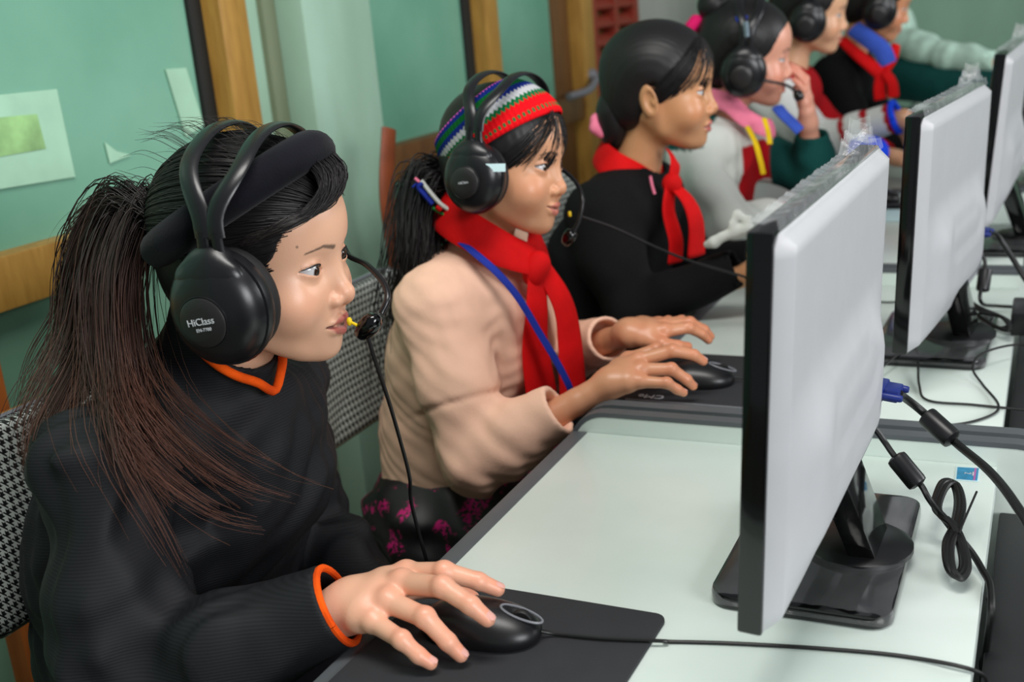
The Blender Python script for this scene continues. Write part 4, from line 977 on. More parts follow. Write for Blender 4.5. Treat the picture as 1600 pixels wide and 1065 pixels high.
    return tag(e, label, 'headset', 'black headsets worn by the children')
# ------------------------------------------------------------------ the girl in front: black striped jacket, velvet roll, long ponytail
SK1 = np.array(rgb(226, 176, 146)[:3])
g1 = empty('person', (-.90, .90, 0)); H1 = head_mat((-.712, .897, 1.055), 8.5, 5, 2, 1.0)
o1 = dict(skin=SK1, open=.002, lip=np.array(rgb(176, 92, 84)[:3]), moles=[(.080, -.028, .034), (.066, -.050, .026)], gaze=(1, .02, -.10), eyeopen=.92, blush=.35)
R1s, R1e, R1w = (-.835, .752, .868), (-.765, .672, .668), (-.578, .762, .757)
L1s, L1e, L1w = (-.845, 1.045, .868), (-.87, 1.10, .655), (-.70, 1.02, .585)
HW1 = hand_mat(R1w, 0) @ Matrix.Translation((.018, -.022, .006)) @ Matrix.Scale(1.07, 4)
hR = hand_parts(HW1, SK1*np.array([1.06, 1.02, 1.04]), elbow=R1e, nails=True, parent=g1, res=.0014, wr=.0215)
hL = hand_parts(hand_mat(L1w, -5, 10) @ Matrix.Translation((.02, .026, 0)), SK1, True, FLAT, elbow=L1e, res=.003)
body_mesh(g1, H1, o1, (-.785, .90, .915), [hR, hL], .00135, trunk((-.80, .90, .93), (-.93, .52), .90))
j = SDF(); NC = np.array([-.757, .888, .975])
for d in (-1, 1): j.chain([(-.935, .90+d*.045, .50, .118), (-.93, .90+d*.040, .60, .112), (-.895, .90+d*.045, .73, .116), (-.862, .90+d*.055, .83, .092)], k=.05, kk=.05)
j.cone((-.840, .775, .868), (-.840, 1.03, .868), .060, .060, k=.05); j.chain([(-.815, .897, .90, .064), (-.775, .890, .96, .0575), (-.75, .887, 1.01, .0575)], k=.035)
j.ell((-.775, .93, .80), (.070, .09, .09), k=.05); j.ell((-.790, .905, .868), (.082, .105, .062), k=.04)
j.fn(lambda X, Y, Z: np.maximum(Z-.588, X+.80), (-2, 0, 0), (-.80, 2, .588), k=.004, op='s')
sleeve(j, R1s, R1e, R1w, (.064, .054, .0405), ef=1.1); sleeve(j, L1s, L1e, L1w, (.060, .050, .038))
calm = [(R1w, .07), (L1w, .07), (tuple(NC), .10)]
j.disp(fold(.0075, 30, 21, calm), (-9, -9, -9), (9, 9, 9)); j.disp(fold(.0034, 62, 8, calm), (-9, -9, -9), (9, 9, 9))
# lengthwise fold down the back of the arm
def crease(X, Y, Z):
    a = np.exp(-((X+.905+.10*(Z-.75))/.016)**2)*np.exp(-((Z-.74)/.16)**2)*np.exp(-((Y-.74)/.09)**2); return .010*a
j.disp(crease, (-1.0, .6, .5), (-.8, .85, .95))
cut_sleeve(j, R1e, R1w, .033, .02); cut_sleeve(j, L1e, L1w, .031)
j.fn(lambda X, Y, Z: np.maximum(-((X-NC[0])*.685+(Z-NC[2])*.728), np.sqrt((X-NC[0])**2+(Y-NC[1])**2+(Z-NC[2])**2)-.10), NC-.1, NC+.1, k=.003, op='s')
j.cone((-.785, .895, .935), (-.725, .885, 1.04), .049, .054, k=.003, op='s')
v, f = j.mesh(.0034); jk = mesh_obj('jacket', v, f, MATS['jacket_black'], g1)
dw = np.array(R1w)-np.array(R1e); MB().tube(ring(np.array(R1w)+dw*.002, dw, .0372, .002), .0036, 8, False).obj('cuff_trim', MATS['orange_trim'], g1)
cr = [(NC[0]+.0475*math.cos(a), NC[1]-.006*math.cos(a)+.0530*math.sin(a), NC[2]-.0445*math.cos(a)-.014*math.exp(-(a/.28)**2)) for a in np.linspace(-math.pi, math.pi, 60)]
tv, tf = tube_mesh(cr, .0050, 10, False); mesh_obj('collar_trim', tv, tf, MATS['orange_trim'], g1)
# red woven belt under the hem
MB().tube(catmull([(-1.03, .83, .575), (-1.0, .78, .575), (-.93, .755, .575), (-.85, .765, .570), (-.80, .80, .565)], 5), .016, 10, True, .35, (-.2, -1, 0)).obj('belt', MATS['red_cloth'], g1)
legs(g1, (-.92, .50), .90, 'trouser_dark', knee_x=.34)
# hair
hair_cap(H1, g1, fore=-.004)
hl = [(.050, -.070, -.010), (.048, -.070, .020), (.066, -.055, .052), (.084, -.030, .066), (.090, 0, .068), (.084, .03, .066), (.066, .055, .052), (.048, .070, .02)]
comb(H1, (-.120, .006, .024), hl, 900, g1, 3, r=.0006)
comb(H1, (-.120, .006, .024), [(-.02, -.083, -.03), (-.05, -.075, -.05), (-.09, -.04, -.055), (-.10, .04, -.05)], 260, g1, 4, 'nape_hair')
# fringe swept to the side
fr = []
rs_ = np.random.RandomState(2)
for k in range(260):
    a = rs_.uniform(0, 1); y0 = .030-.03*a; q = [(.060-.02*a, y0, .110), (.086, y0-.012-.02*a, .088), (.0905-.010*a, y0-.036-.014*a, .066-.004*a), (.072-.014*a, -.060-.006*a, .055-.008*a), (.042-.02*a, -.0785, .042-.010*a)]
    q = np.array(q)+rs_.normal(size=(5, 3))*.0022; fr.append(xf(H1, catmull(q, 5)))
strands(fr, .0007, (.008, .007, .008), (.014, .010, .010), g1, 'fringe', 6)
tie = H1 @ Vector((-.120, .006, .024)); T0 = np.array(tie)
MB().tube(ring(T0, (1, .05, -.1), .017, .006, 24), .006, 10, False).obj('hair_tie', MATS['cloth_black'], g1)
gd = [([T0, T0+[-.045, .012, .012], T0+[-.10, .02, .006], T0+[-.150, .02, -.02]], .9), ([T0, T0+[-.05, .01, .014], T0+[-.105, .0, -.012], T0+[-.135, .0, -.06], T0+[-.14, -.03, -.12]], .6),
      ([T0, T0+[-.05, 0, .016], T0+[-.090, -.02, -.05], (-.935, .85, .95), (-.950, .79, .895), (-.985, .775, .835)], 1.3),
      ([T0, T0+[-.035, 0, .016], T0+[-.060, -.03, -.05], (-.895, .815, .965), (-.880, .735, .91), (-.865, .705, .84)], 2.0),
      ([T0, T0+[-.02, 0, .014], T0+[-.032, -.04, -.05], (-.835, .795, .965), (-.775, .722, .915), (-.735, .712, .85), (-.715, .715, .790)], 2.2),
      ([T0, T0+[-.012, 0, .012], T0+[-.012, -.045, -.05], (-.81, .80, .955), (-.745, .765, .915), (-.675, .770, .865), (-.618, .800, .838)], 1.5)]
P = guided(gd, 1500, .0060, .0110, 22, 9, .004, 75); strands(P, .00075, (.010, .008, .008), (.080, .030, .019), g1, 'ponytail', 9)
P = guided(gd, 90, .008, .024, 20, 19, .008, 90); strands(P, .00042, (.014, .010, .009), (.16, .06, .03), g1, 'loose_hair', 10)
st_ = []
for k in range(90):
    d = rs_.normal(size=3)*[.6, .5, .25]+[0, 0, .9]; d /= np.linalg.norm(d); b0 = HAIR_C+d*HAIR_R*1.0; b1 = b0+d*.010+np.array([-.02, 0, 0.004]); b2 = b1+np.array([-.025, rs_.normal()*.008, -.002+rs_.normal()*.004])
    st_.append(xf(H1, catmull([b0, b1, b2], 5)))
strands(st_, .00032, (.02, .016, .015), (.03, .02, .02), g1, 'flyaway_hair', 12)
# velvet roll round the head
rp = []
for a in np.linspace(math.pi, 3*math.pi, 61):
    rp.append(tuple(H1 @ Vector((-.019+.078*math.cos(a), .0855*math.sin(a), .058+.050*math.cos(a)-.006*abs(math.sin(a))))))
tv, tf = tube_mesh(rp, .0185, 18, False); mesh_obj('velvet_roll', tv, tf, MATS['velvet'], g1)
tag(g1, 'girl in front with long ponytail, black striped jacket with orange trim, right hand on mouse', 'person')
bm_ = [np.array(H1 @ Vector((-.01, .118, -.02))), np.array(H1 @ Vector((.035, .105, -.012))), at(546, 400, y=.985), at(572, 413, y=.965), at(598, 440, y=.945), at(606, 465, y=.93), at(596, 490, y=.92)]
headset(H1, .016, 'black headset with lettered ear cup on the girl in front', boom=bm_, mic=(at(576, 509, y=.912), at(592, 493, y=.912)-at(560, 526, y=.912), .0145), logo=True, far=-.028, lean=-.006, zc=-.020, top=.129, split=.027, bead=(at(546, 502, y=.905), at(558, 508, y=.905)),
        lead=[at(574, 524, y=.912), at(587, 565, y=.915), at(607, 625, y=.93), at(626, 690, y=.95), at(640, 745, y=.96), at(646, 800, y=.97), (-.60, .98, .62)], tilt=-6, rs=1.05)
# ------------------------------------------------------------------ the girl in the peach blouse with the knitted band
SK2 = np.array(rgb(214, 158, 122)[:3])
g2 = empty('person', (-.86, 1.48, 0)); H2 = head_mat((-.712, 1.484, 1.058), 1, 5.5, -6, .94)
o2 = dict(skin=SK2, smile=.9, lip=np.array(rgb(190, 108, 96)[:3]), gaze=(1, -.05, -.06), blush=.55, eyeopen=.9)
R2s, R2e, R2w = (-.785, 1.352, .868), (-.715, 1.300, .668), (-.592, 1.330, .742)
L2s, L2e, L2w = (-.785, 1.61, .870), (-.74, 1.66, .70), (-.600, 1.555, .775)
W2 = (-.532, 1.382, .768); hR = hand_parts(hand_mat(W2, 34, -2) @ Matrix.Translation((.004, -.022, .004)), SK2*np.array([.98, .92, .9]), elbow=R2e, nails=True, parent=g2, res=.0017, wr=.0185)
hL = hand_parts(hand_mat((-.555, 1.535, .79), 33, 8) @ Matrix.Translation((.0, .024, .008)), SK2*np.array([.95, .88, .85]), True, FLAT, elbow=L2e, res=.0018, wr=.0185)
body_mesh(g2, H2, o2, (-.765, 1.483, .925), [hR, hL], .0016, trunk((-.78, 1.483, .94), (-.86, .54), 1.483))
j = SDF()
for d in (-1, 1): j.chain([(-.845, 1.480+d*.045, .555, .100), (-.835, 1.480+d*.040, .66, .094), (-.805, 1.480+d*.045, .77, .094), (-.785, 1.480+d*.05, .85, .078)], k=.05, kk=.05)
j.cone((-.785, 1.372, .868), (-.785, 1.59, .868), .054, .054, k=.05); j.chain([(-.775, 1.483, .895, .052), (-.765, 1.483, .925, .047)], k=.03); j.ell((-.735, 1.48, .80), (.055, .08, .08), k=.05)
sleeve(j, R2s, R2e, R2w, (.057, .047, .0365), ef=.7); sleeve(j, L2s, L2e, L2w, (.055, .045, .036), ef=.6)
calm = [(R2w, .06), (L2w, .06), ((-.75, 1.483, .95), .08)]
j.disp(fold(.0048, 30, 31, calm), (-9, -9, -9), (9, 9, 9)); j.disp(fold(.0011, 90, 6, calm), (-9, -9, -9), (9, 9, 9))
u2 = np.array(R2e)-np.array(R2s); u2 /= np.linalg.norm(u2); sm = np.array(R2s)+u2*.135
def seam(X, Y, Z):
    a = (X-sm[0])*u2[0]+(Y-sm[1])*u2[1]+(Z-sm[2])*u2[2]; m = np.exp(-(((X-sm[0])**2+(Y-sm[1])**2+(Z-sm[2])**2)/.07**2)); return m*(.004*np.exp(-(a/.0045)**2)-.0035*sstep(.0, -.008, a)*sstep(-.05, -.008, a))
j.disp(seam, sm-.12, sm+.12)
cut_sleeve(j, R2e, R2w, .029, .02); cut_sleeve(j, L2e, L2w, .029, .02); j.cone((-.765, 1.483, .89), (-.735, 1.480, 1.0), .040, .052, k=.006, op='s')
j.fn(lambda X, Y, Z: Z-.560+.10*(X+.85), (-2, 0, -1), (2, 3, .60), k=.004, op='s')
v, f = j.mesh(.0036); mesh_obj('blouse', v, f, MATS['peach'], g2)
s = SDF()
for d in (-1, 1): s.cone((-.845, 1.480+d*.045, .545), (-.845, 1.48+d*.045, .60), .092, .092, k=.04)
v, f = s.mesh(.007, n=16); mesh_obj('green_sash', v, f, MATS['green_cloth'], g2)
legs(g2, (-.86, .485), 1.48, 'sequin_skirt', True, .09, .34)
s = SDF(); s.chain([(-.66, 1.37, .60, .018), (-.655, 1.36, .57, .026), (-.65, 1.365, .54, .02)], k=.01); v, f = s.mesh(.005, n=12); mesh_obj('white_apron_edge', v, f, MATS['white_cloth'], g2)
# neckerchief
kerchief([(-.672, 1.462, .918), (-.703, 1.420, .945), (-.755, 1.408, .978), (-.805, 1.44, .995), (-.820, 1.485, 1.0), (-.800, 1.53, .995), (-.75, 1.56, .978), (-.70, 1.535, .945), (-.670, 1.475, .915)], (-.75, 1.484), .027, 'red_cloth', g2, .20, .6)
s = SDF(); s.ell((-.668, 1.464, .912), (.019, .021, .020), k=0); s.ell((-.672, 1.455, .90), (.016, .018, .02), k=.01); v, f = s.mesh(.003, n=14); mesh_obj('neckerchief_knot', v, f, MATS['red_cloth'], g2)
tv, tf = scarf_tail([(-.668, 1.460, .905), (-.664, 1.440, .85), (-.668, 1.432, .79), (-.664, 1.435, .71)], .018, .032); mesh_obj('neckerchief_tail', tv, tf, MATS['red_cloth'], g2)
tv, tf = scarf_tail([(-.664, 1.472, .905), (-.640, 1.480, .85), (-.634, 1.482, .79), (-.632, 1.475, .70)], .016, .030); mesh_obj('neckerchief_tail', tv, tf, MATS['red_cloth'], g2)
MB().tube(catmull([at(712, 372, y=1.405), at(738, 392, y=1.388), at(776, 425, y=1.385), at(810, 465, y=1.392), at(843, 520, y=1.405), at(870, 565, y=1.415), at(888, 600, y=1.42), at(893, 615, y=1.425)], 6), .0058, 8, True, .3, (.8, -.5, .3)).obj('lanyard', MATS['blue_ribbon'], g2)
hair_cap(H2, g2, fore=.0)
comb(H2, (-.106, 0, -.030), [(.050, -.070, -.005), (.060, -.060, .040), (.080, -.03, .070), (.086, 0, .074), (.080, .03, .070), (-.02, -.083, -.02)], 420, g2, 5, r=.0008)
T2 = np.array(H2 @ Vector((-.106, 0, -.030)))
gd = [([T2, T2+[-.03, -.01, .0], T2+[-.035, -.03, -.06], (-.852, 1.425, .93), (-.880, 1.41, .83), (-.90, 1.40, .70)], 1), ([T2, T2+[-.02, -.01, -.01], T2+[-.03, -.035, -.07], (-.835, 1.415, .93), (-.870, 1.40, .82), (-.89, 1.395, .68)], 1)]
strands(guided(gd, 700, .010, .013, 16, 22, .002, 40, .003), .0010, (.006, .005, .006), (.012, .009, .009), g2, 'ponytail', 22)
fr = []
for k in range(16):
    a = rs_.uniform(0, 1); q = np.array([(.080, -.020-.01*a, .080), (.086, -.034-.012*a, .060), (.080-.010*a, -.050-.005*a, .038-.01*a), (.064-.012*a, -.064, .010-.02*a)])+rs_.normal(size=(4, 3))*.0018; fr.append(xf(H2, catmull(q, 5)))
strands(fr, .0005, (.010, .008, .008), (.03, .018, .014), g2, 'fringe', 23)
# knitted band: stripes run round the band, teeth between them
def knit_band(HM, parent):
    nu, nv = 420, 60; el = math.radians(36); e1 = np.array([math.cos(el), 0, math.sin(el)]); e2 = np.array([0, 1., 0]); nn = np.array([-math.sin(el), 0, math.cos(el)])
    C1 = dict(red=rgb(222, 16, 26), green=rgb(10, 104, 58), grey=rgb(186, 186, 190), blue=rgb(20, 40, 120), pink=rgb(228, 96, 190), dk=rgb(12, 92, 40)); C1 = {k: np.array(c[:3]) for k, c in C1.items()}
    V = []; Cc = []
    for i in range(nu):
        ph = 2*math.pi*i/nu; side = .5-.5*math.cos(ph); a0 = math.radians(-11+2*side); a1 = math.radians(50-20*side-4*side**2)
        for jv in range(nv+1):
            t = jv/nv; al = a0+(a1-a0)*t; d = math.cos(al)*(math.cos(ph)*e1+math.sin(ph)*e2)+math.sin(al)*nn; u = d/HAIR_R; L = 1/np.linalg.norm(u)
            edge = min(1, min(t, 1-t)/.06); V.append(HAIR_C+d*L*(1.045+.035*math.sqrt(edge)+.004*math.sin(i*1.05)))
            tooth = (i % 6)/6; tri = 1-abs(2*tooth-1)
            tt = t+(tri-.5)*.055
            if t < .10: c = C1['red']
            elif t < .155: c = C1['green'] if i % 6 < 3 else C1['red']
            elif tt < .34: c = C1['red']
            elif tt < .43: c = C1['green']
            elif tt < .565: c = C1['grey']
            elif t < .70: c = C1['blue']
            elif t < .83: c = C1['dk']
            elif tt < .95: c = C1['blue']
            else: c = C1['pink']
            Cc.append(c)
    i, jv = np.meshgrid(np.arange(nu), np.arange(nv), indexing='ij'); i2 = (i+1) % nu; m = nv+1
    F_ = np.stack([i*m+jv, i2*m+jv, i2*m+jv+1, i*m+jv+1], -1).reshape(-1, 4)
    o = mesh_obj('knitted_band', xf(HM, V), F_, MATS['knit'], parent, True, np.array(Cc)); md = o.modifiers.new('thickness', 'SOLIDIFY'); md.thickness = .003; md.offset = -1
    return o
kb = knit_band(H2, g2)
for m_, pts, r_ in [('blue_ribbon', [(662, 285), (655, 292), (665, 305), (676, 318)], .007), ('white_cloth', [(658, 282), (672, 300), (688, 318), (705, 330)], .0055), ('red_cloth', [(682, 322), (690, 328)], .007), ('pink_knit', [(648, 278), (655, 284)], .004), ('green_cloth', [(676, 324), (692, 334), (706, 336)], .004), ('blue_ribbon', [(645, 292), (652, 286)], .003)]:
    MB().tube(catmull([at(x, y, y=1.415+.0003*(x-660)) for x, y in pts], 5), r_, 8, True, .6).obj('band_tie', MATS[m_], kb)
tag(g2, 'smiling girl in peach blouse, red neckerchief and striped knitted headband', 'person')
headset(H2, -.004, 'black headset with a white tape label, on the girl in peach', zc=-.018, top=.134, split=.026, lean=.0, tape=True, tilt=-4,
        boom=[np.array(H2 @ Vector((.0, .118, -.02))), np.array(H2 @ Vector((.045, .108, -.015))), at(879, 265, y=1.60), at(900, 285, y=1.58), at(910, 310, y=1.56), at(906, 340, y=1.55), at(897, 360, y=1.545)], mic=(at(890, 370, y=1.54), at(896, 358, y=1.54)-at(884, 380, y=1.54), .012), bead=(at(890, 334, y=1.56), at(892, 338, y=1.56)),
        lead=[at(905, 337, y=1.62), at(960, 356, y=1.66), at(1020, 384, y=1.70), at(1080, 408, y=1.74), at(1150, 428, y=1.78), at(1200, 445, y=1.80)])
# ------------------------------------------------------------------ the children farther along the row
def clothed(root, y, nb, hip, chest_x, R, L, mat, name, seed, r=(.055, .046, .034), half=.11, res=.006, hands_cut=True):
    j = SDF()
    for d in (-1, 1): j.chain([(hip[0], y+d*.045, hip[1], .100), (hip[0]+.3*(chest_x-hip[0]), y+d*.04, hip[1]+.12, .095), (chest_x, y+d*.045, nb[2]-.16, .097), (nb[0]-.01, y+d*.05, nb[2]-.075, .080)], k=.05, kk=.05)
    j.cone((nb[0]-.015, y-half, nb[2]-.055), (nb[0]-.015, y+half, nb[2]-.055), .054, .054, k=.05); j.chain([tuple(np.array(nb)-[.01, 0, .03])+(.054,), tuple(nb)+(.047,)], k=.03)
    for a in (R, L):
        if a is not None: sleeve(j, *a, r, ef=.45)
    j.disp(fold(.0048, 34, seed, [(tuple(nb), .09)]+[(a[2], .06) for a in (R, L) if a is not None]), (-9, -9, -9), (9, 9, 9))
    for a in (R, L):
        if a is not None and hands_cut: cut_sleeve(j, a[1], a[2], r[2]-.006)
    j.cone(np.array(nb)-[0, 0, .02], np.array(nb)+[.03, 0, .08], .042, .055, k=.006, op='s')
    v, f = j.mesh(res, n=20); return v, f
# ---- girl in black with a red neckerchief and a pink hair tie
SK3 = np.array(rgb(206, 150, 108)[:3]); g3 = empty('person', (-.80, 2.02, 0)); H3 = head_mat((-.648, 2.026, 1.106), 9, 3, 3, 1.03)
o3 = dict(skin=SK3, lip=np.array(rgb(190, 96, 96)[:3]), blush=.5, gaze=(1, 0, -.12), eyeopen=.7)
nb = (-.705, 2.026, .962); R3 = ((-.745, 1.89, .90), (-.665, 1.85, .735), (-.475, 1.865, .815)); L3 = ((-.745, 2.16, .90), (-.66, 2.20, .73), (-.50, 2.12, .775))
hR = hand_parts(hand_mat((-.452, 1.868, .812), 12, 18) @ Matrix.Translation((.01, -.022, 0)), SK3, False, FLAT, R3[1], .003); hL = hand_parts(hand_mat((-.47, 2.11, .775), 0, 20) @ Matrix.Translation((.0, .026, 0)), SK3, True, FLAT, L3[1], .003)
body_mesh(g3, H3, o3, nb, [hR, hL], .0021, trunk((-.72, 2.026, .97), (-.80, .52), 2.026))
v, f = clothed(g3, 2.026, nb, (-.80, .54), -.765, R3, L3, None, '', 41, res=.0055); mesh_obj('jacket', v, f, MATS['cloth_black'], g3)
legs(g3, (-.81, .49), 2.026, 'trouser_dark', res=.011)
s = SDF(); q0, q1, q2 = at(1105, 382, y=1.835), at(1150, 362, y=1.835), at(1152, 335, y=1.84)
s.chain([tuple(q0)+(.007,), tuple(at(1116, 378, y=1.83))+(.010,), tuple(at(1128, 370, y=1.83))+(.008,), tuple(q1)+(.011,), tuple(at(1172, 356, y=1.83))+(.008,)], k=.006); s.chain([tuple(q1)+(.009,), tuple(at(1144, 350, y=1.832))+(.006,), tuple(q2)+(.008,), tuple(at(1168, 345, y=1.835))+(.006,)], k=.006); s.chain([tuple(at(1165, 360, y=1.83))+(.006,), tuple(at(1172, 340, y=1.835))+(.005,)], k=.004); v, f = s.mesh(.004, n=14); mesh_obj('embroidered_patch', v, f, MATS['white_cloth'], g3)
kerchief([(-.650, 2.0, .930), (-.685, 1.965, .958), (-.735, 1.960, .985), (-.775, 2.026, 1.0), (-.735, 2.09, .985), (-.675, 2.08, .955), (-.650, 2.03, .925)], (-.715, 2.026), .026, 'red_cloth', g3, .22, .6)
s = SDF(); s.ell(tuple(at(1050, 287, y=1.965)), (.018, .02, .020), k=0); v, f = s.mesh(.004, n=14); mesh_obj('neckerchief_knot', v, f, MATS['red_cloth'], g3)
for pts, a, b in (([(1048, 290, 1.96), (1045, 330, 1.945), (1056, 375, 1.94), (1055, 410, 1.94)], .016, .022), ([(1054, 290, 1.965), (1076, 315, 1.955), (1088, 350, 1.95), (1088, 400, 1.95)], .014, .026), ([(1052, 280, 1.97), (1055, 255, 1.98), (1047, 238, 2.0)], .014, .016)):
    tv, tf = scarf_tail([at(x, y, y=yy) for x, y, yy in pts], a, b); mesh_obj('neckerchief_tail', tv, tf, MATS['red_cloth'], g3)
MB().tube(catmull([at(1016, 275, y=1.90), at(1019, 290, y=1.90), at(1023, 303, y=1.90)], 4), .0025, 6).obj('pink_pin', MATS['pink_knit'], g3)
hair_cap(H3, g3, ear=True, fore=.004, res=.003); comb(H3, (-.105, .0, -.045), [(.046, -.074, .006), (.054, -.062, .052), (.066, -.036, .084), (.072, 0, .090), (.066, .03, .084), (.03, -.078, .02)], 420, g3, 7, r=.0009)
s = SDF(); s.ell((-.085, 0, -.065), (.030, .040, .040), k=0); s.ell((-.085, 0, -.03), (.03, .05, .04), k=.03); v, f = s.mesh(.005, n=14); mesh_obj('hair_knot', xf(H3, v), f, MATS['hair'], g3, True, np.tile([.01, .009, .01], (len(v), 1)))
s = SDF(); cs = np.array(at(942, 192, y=1.99))
for k in range(7): a = k*.9; s.ell(cs+[.012*math.cos(a), .012*math.sin(a*1.3), .016*math.sin(a)], .012, k=.006)
s.ell(cs+[.0, 0, .024], .008, k=.008); v, f = s.mesh(.003, n=14); mesh_obj('hair_tie', v, f, MATS['pink_knit'], g3)
tag(g3, 'girl in plain black with red neckerchief and pink hair tie, without headset', 'person')
# ---- girl in the white tracksuit with a pink collar
SK4 = np.array(rgb(222, 160, 136)[:3]); g4 = empty('person', (-.76, 2.49, 0)); H4 = head_mat((-.601, 2.487, 1.131), 14, 7, 5, 1.0)
o4 = dict(skin=SK4, blush=.8, smile=.5, eyeopen=.7, gaze=(1, 0, -.2)); nb = (-.655, 2.487, .99)
R4 = ((-.70, 2.355, .925), (-.60, 2.28, .80), (-.47, 2.50, .775)); L4_ = ((-.69, 2.62, .925), (-.475, 2.56, .86), (-.475, 2.535, .955))
hR = hand_parts(hand_mat((-.45, 2.56, .775), 62, 10) @ Matrix.Translation((.0, -.024, 0)), SK4, False, FLAT, R4[1], .0032); hL = hand_parts(hand_mat((-.478, 2.53, .985), 170, -75, 20) @ Matrix.Translation((.0, .026, 0)), SK4, True, FLAT, L4_[1], .0032)
body_mesh(g4, H4, o4, nb, [hR, hL], .0024, trunk((-.67, 2.487, 1.0), (-.75, .54), 2.487))
v, f = clothed(g4, 2.487, nb, (-.75, .56), -.715, R4, L4_, None, '', 51); d = v-np.array([-.66, 2.487, .9])
c = np.tile(np.array(rgb(216, 220, 214)[:3]), (len(v), 1)); RD = np.array(rgb(176, 16, 26)[:3]); GD = np.array(rgb(12, 70, 66)[:3])
c[(v[:, 0] > -.655) & (np.abs(v[:, 1]-2.47) < .075) & (v[:, 2] < .945) & (v[:, 2] > .70)] = RD
c[(v[:, 2] > .955) & (v[:, 0] < -.66)] = GD; c[(v[:, 1] > 2.49) & (v[:, 0] > -.57)] = GD
mesh_obj('track_jacket', v, f, MATS['cloth_painted'], g4, True, c)
legs(g4, (-.76, .50), 2.487, 'green_dark', res=.012)
pk = kerchief([at(1206, 200, y=2.455), at(1196, 200, y=2.432), at(1165, 184, y=2.412), at(1132, 158, y=2.42), (-.735, 2.455, 1.055), (-.735, 2.52, 1.055), (-.70, 2.56, 1.03), (-.64, 2.55, .99), (-.605, 2.49, .975)], (-.665, 2.487), .021, 'pink_knit', g4, .35, .3); pk.name = 'pink_collar'
for pts in ([(1168, 198, 2.37), (1180, 222, 2.345), (1188, 250, 2.335), (1193, 272, 2.33)], [(1194, 185, 2.38), (1200, 205, 2.36), (1203, 225, 2.35)]): MB().tube(catmull([at(x, y, y=yy) for x, y, yy in pts], 5), .006, 8, True, .4, (.6, -.7, .2)).obj('lanyard', MATS['yellow_ribbon'], g4)
MB().tube(catmull([at(1215, 168, y=2.46), at(1225, 180, y=2.45), at(1238, 192, y=2.45), at(1250, 205, y=2.45)], 4), .016, 10, True, .5).obj('blue_stripe', MATS['blue_scarf'], g4)
hair_cap(H4, g4, res=.0035); s = SDF(); s.ell((-.080, .01, .100), .036, k=0); v, f = s.mesh(.005, n=14); mesh_obj('hair_knot', xf(H4, v), f, MATS['hair'], g4, True, np.tile([.01, .009, .01], (len(v), 1)))
s = SDF(); cs = np.array(at(1092, 42, y=2.46))
for k in range(6): s.ell(cs+[.014*math.cos(k), .012*math.sin(k*1.7), .014*math.sin(k)], .014, k=.006)
v, f = s.mesh(.004, n=14); mesh_obj('hair_band', v, f, MATS['hot_pink'], g4)
MB().lathe([(.011, 0), (.012, .004), (.008, .007)], 12, H4 @ Matrix.Translation((-.02, -.066, .082)) @ Matrix.Rotation(math.radians(50), 4, 'X')).obj('hair_clip', MATS['blue_cloth'], g4)
tag(g4, 'girl in white tracksuit with pink collar and yellow lanyard, hand at her cheek', 'person')
headset(H4, -.006, 'dark headset on the girl with the pink collar', zc=-.02, silver=True, hi=False, boom=[np.array(H4 @ Vector((.02, -.12, -.03))), at(1225, 132, y=2.40), at(1243, 142, y=2.40)], mic=(at(1248, 150, y=2.40), (.4, 0, -1), .010))
# ---- boyish child in the red and white tracksuit
SK5 = np.array(rgb(226, 176, 140)[:3]); g5 = empty('person', (-.74, 3.15, 0)); H5 = head_mat((-.590, 3.149, 1.197), 10, 8, 7, 1.0); nb = (-.645, 3.149, 1.055)
R5 = ((-.69, 3.02, .995), (-.53, 2.98, .88), (-.350, 2.955, .935)); L5 = ((-.68, 3.28, .995), (-.56, 3.30, .86), (-.40, 3.22, .80))
hR = hand_parts(hand_mat((-.325, 2.95, .93), 8, 62, -20) @ Matrix.Translation((.0, -.026, 0)), SK5*np.array([.95, .85, .8]), False, FLAT, R5[1], .004); hL = hand_parts(hand_mat((-.37, 3.21, .80), 0, 20) @ Matrix.Translation((.0, .026, 0)), SK5, True, FLAT, L5[1], .004)
body_mesh(g5, H5, dict(skin=SK5, eyeopen=.7), nb, [hR, hL], .0027, trunk((-.66, 3.149, 1.06), (-.74, .56), 3.149))
v, f = clothed(g5, 3.149, nb, (-.74, .58), -.70, R5, L5, None, '', 61, res=.007); c = np.tile(np.array(rgb(222, 222, 220)[:3]), (len(v), 1)); ax5 = np.array(R5[2])-np.array(R5[1]); t5 = (v-np.array(R5[1]))@ax5/(ax5@ax5); near5 = (v[:, 1] < 3.06) & (v[:, 0] > -.56)
c[(v[:, 0] > -.64) & (v[:, 1] > 3.04) & (v[:, 2] > .75)] = RD; c[(v[:, 2] > 1.035) & (v[:, 0] > -.70)] = RD
c[near5 & (np.mod(t5, .3) < .08) & (t5 > .15)] = RD; c[near5 & (t5 <= .12) & (v[:, 2] < .90)] = RD
mesh_obj('track_jacket', v, f, MATS['cloth_painted'], g5, True, c); legs(g5, (-.75, .50), 3.149, 'trouser_dark', res=.013)
MB().tube(ring(R5[2], np.array(R5[2])-np.array(R5[1]), .036, .005, 20), .008, 8, False).obj('cuff', MATS['blue_cloth'], g5)
hair_cap(H5, g5, res=.0038); tag(g5, 'child in red and white tracksuit with headset, beyond the pink collar', 'person')
headset(H5, -.004, 'dark headset on the child in red and white', hi=False, silver=True)
